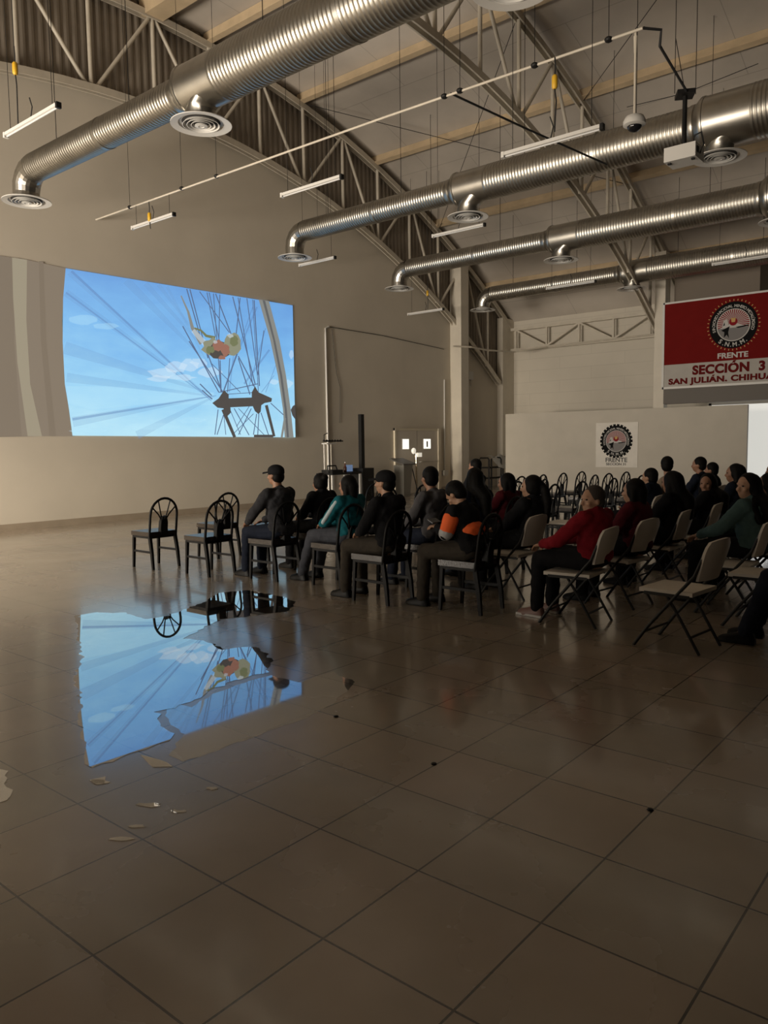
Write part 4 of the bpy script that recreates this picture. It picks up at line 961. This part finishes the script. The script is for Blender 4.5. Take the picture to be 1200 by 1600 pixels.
# phone in the child's hands
b = BM(); box(b, (-.035, -.07, -.005), (.035, .07, .005), M=Matrix.Translation((-2.23, 4.88, .82)) @ Matrix.Rotation(.5, 4, 'Y'))
tag(obj('mobile_phone', b, mat('phone_glass', (.02, .02, .025), .1)), 'dark mobile phone held by the child in the orange vest', 'phone')

# ------------------------------------------------------------------ things along the far wall
t = thing('speaker_column', 'slim tall black column loudspeaker on its bass box by the left wall', 'speaker', (-12.2, 15.2, 0))
b = BM(); box(b, (-.24, -.24, 0), (.24, .24, .92)); obj('bass_box', b, M_dark, t, bevel=.02)
b = BM(); box(b, (-.055, -.065, .92), (.055, .065, 2.42)); obj('column', b, M_dark, t, bevel=.01)
t = thing('equipment_table', 'small table with pale ends by the wall conduit, loaded with equipment', 'table', (-12.2, 14.3, 0))
b = BM(); box(b, (-.3, -.62, .78), (.3, .55, .82)); obj('tabletop', b, M_dark, t)
for y in (-.6, -.12, .5):
    b = BM(); box(b, (.26, y-.035, 0), (.3, y+.035, .78)); obj('leg', b, M_white, t)
b = BM(); box(b, (.24, -.56, .40), (.27, -.16, .76)); obj('side_panel', b, M_plastic, t)
t = thing('mixing_console', 'black audio mixer with raised handle on the equipment table', 'mixer', (-12.2, 14.0, .82))
b = BM(); box(b, (-.2, -.22, 0), (.2, .2, .09)); obj('body', b, M_dark, t, bevel=.01)
b = BM(); sweep(b, [(.1, -.3, .02), (.1, -.3, .2), (.1, .02, .2), (.1, .1, .04)], .02, n=8); obj('handle', b, M_dark, t)
t = thing('drip_bottle', 'small dark bottle standing on the equipment table', 'bottle', (-12.15, 14.45, .82))
b = BM(); lathe(b, [(.04, 0), (.045, .02), (.045, .14), (.018, .2), (.016, .26)], 14); obj('glass', b, mat('brown_glass', (.08, .03, .02), .1), t, smooth=True)
b = BM(); lathe(b, [(.019, .26), (.019, .29)], 12); obj('stopper', b, M_white, t)
t = thing('laptop', 'small open laptop with dark lid on the equipment table', 'laptop', (-12.1, 14.68, .82))
b = BM(); box(b, (-.12, -.15, 0), (.12, .15, .02)); obj('base', b, M_dark, t)
b = BM(); box(b, (-.13, -.15, .02), (-.115, .15, .2)); obj('lid', b, mat('bluish_screen', (.05, .07, .1), .3, emit=(.2, .3, .5, .5)), t)
t = thing('display_stand', 'white upright stand with dark wire rack on top behind the table', 'stand', (-12.5, 14.25, 0))
b = BM(); sweep(b, [(0, -.25, .0), (0, -.25, 1.62)], .014, n=8); obj('pole', b, M_white, t)
b = BM(); sweep(b, [(0, .02, .0), (0, .02, 1.6)], .018, n=8); obj('pole', b, M_steel, t)
b = BM(); box(b, (-.1, -.24, 1.6), (.1, .12, 1.63)); obj('shelf', b, M_white, t)
b = BM(); sweep(b, [(0, -.28, 1.68), (0, .5, 1.68)], .02, n=6)
for i in range(7): ball(b, (0, -.25+i*.11, 1.69), .035)
sweep(b, [(0, -.24, 1.68), (0, -.24, 1.85), (0, -.1, 1.9)], .014, n=6)
obj('wire_rack', b, M_dark, t)
t = thing('lectern', 'grey lectern with slanted top standing left of the double door', 'lectern', (-12.3, 17.2, 0))
b = BM(); sweep(b, [(0, 0, .0), (0, 0, .95)], .22, .2, square=True, rad=[.7, 1]); obj('body', b, mat('grey_lectern', (.20, .19, .16), .6), t)
b = BM(); box(b, (-.28, -.32, -.02), (.28, .32, .02), M=Matrix.Translation((0, 0, 1.05)) @ Matrix.Rotation(.3, 4, 'Y')); obj('slanted_top', b, mat('dark_lectern_top', (.10, .09, .08), .5), t)
b = BM(); sweep(b, [(.1, .28, .95), (.2, .5, 0)], .015, n=6); obj('brace', b, M_dark, t)
t = thing('microphone_stand', 'bright metal stand with two pale heads painted to glow before the double door', 'stand', (-12.45, 18.05, 0))
b = BM(); sweep(b, [(0, 0, .03), (0, 0, 1.28)], .022, n=8); obj('pole', b, mat('brass_pole', (.75, .62, .42), .25, 1), t)
b = BM(); lathe(b, [(.22, 0), (.22, .015), (.03, .035)], 20); obj('base', b, M_galv2, t)
MH = mat('white_head_painted_sun', (.9, .88, .82), .3, emit=(1, .94, .8, .5))  # emission imitates sun on the white heads; they are no lamps
b = BM(); ball(b, (0, -.12, 1.36), (.06, .1, .1)); obj('head', b, MH, t)
b = BM(); box(b, (-.05, .03, 1.17), (.05, .24, 1.3)); obj('head', b, MH, t, bevel=.02)
t = thing('utility_cart', 'dark tubular cart by the corner pillar', 'cart', (-12.3, 22.6, 0))
for y in (-.85, -.05, .75):
    b = BM(); sweep(b, [(.2, y, 0), (.2, y, 1.0), (.15, y, 1.06), (-.15, y, 1.06), (-.2, y, 1.0), (-.2, y, 0)], .028, n=6); obj('side_frame', b, M_dark, t)
for z in (.35, .72):
    b = BM(); box(b, (-.2, -.85, z-.02), (.2, .75, z+.02)); obj('shelf', b, M_dark, t)
b = BM(); rows = []
for i in range(12):
    f = i/11; rows.append([b.verts.new((-.26+.54*j/8, -.35+1.0*f, 1.13+.05*math.sin(f*7+j)-.8*max(0, j/8-.5)-.1*abs(f-.5))) for j in range(9)])
for i in range(11):
    for j in range(8): b.faces.new((rows[i][j], rows[i][j+1], rows[i+1][j+1], rows[i+1][j]))
bmesh.ops.solidify(b, geom=b.faces[:], thickness=.02)
o = obj('draped_cloth', b, mat('white_linen', (.85, .84, .80), .8), smooth=True); o.location = (-12.3, 22.6, 0)
tag(o, 'crumpled white cloth draped over the dark cart', 'cloth')
# debris on the tiles
random.seed(3)
for px, py, lab in ((678, 1194, 'small dark crumb on the tiles in the middle of the floor'), (525, 1120, 'tiny dark speck on the tiles right of the puddle'), (1016, 1266, 'dark chip in a tile corner at the right')):
    p = on_floor(px, py); b = BM(); n = 7
    lathe(b, [(.016, 0.001), (.012, .007), (.004, .009)], n, loc=p); tag(obj('floor_crumb', b, M_dark), lab, 'crumb')
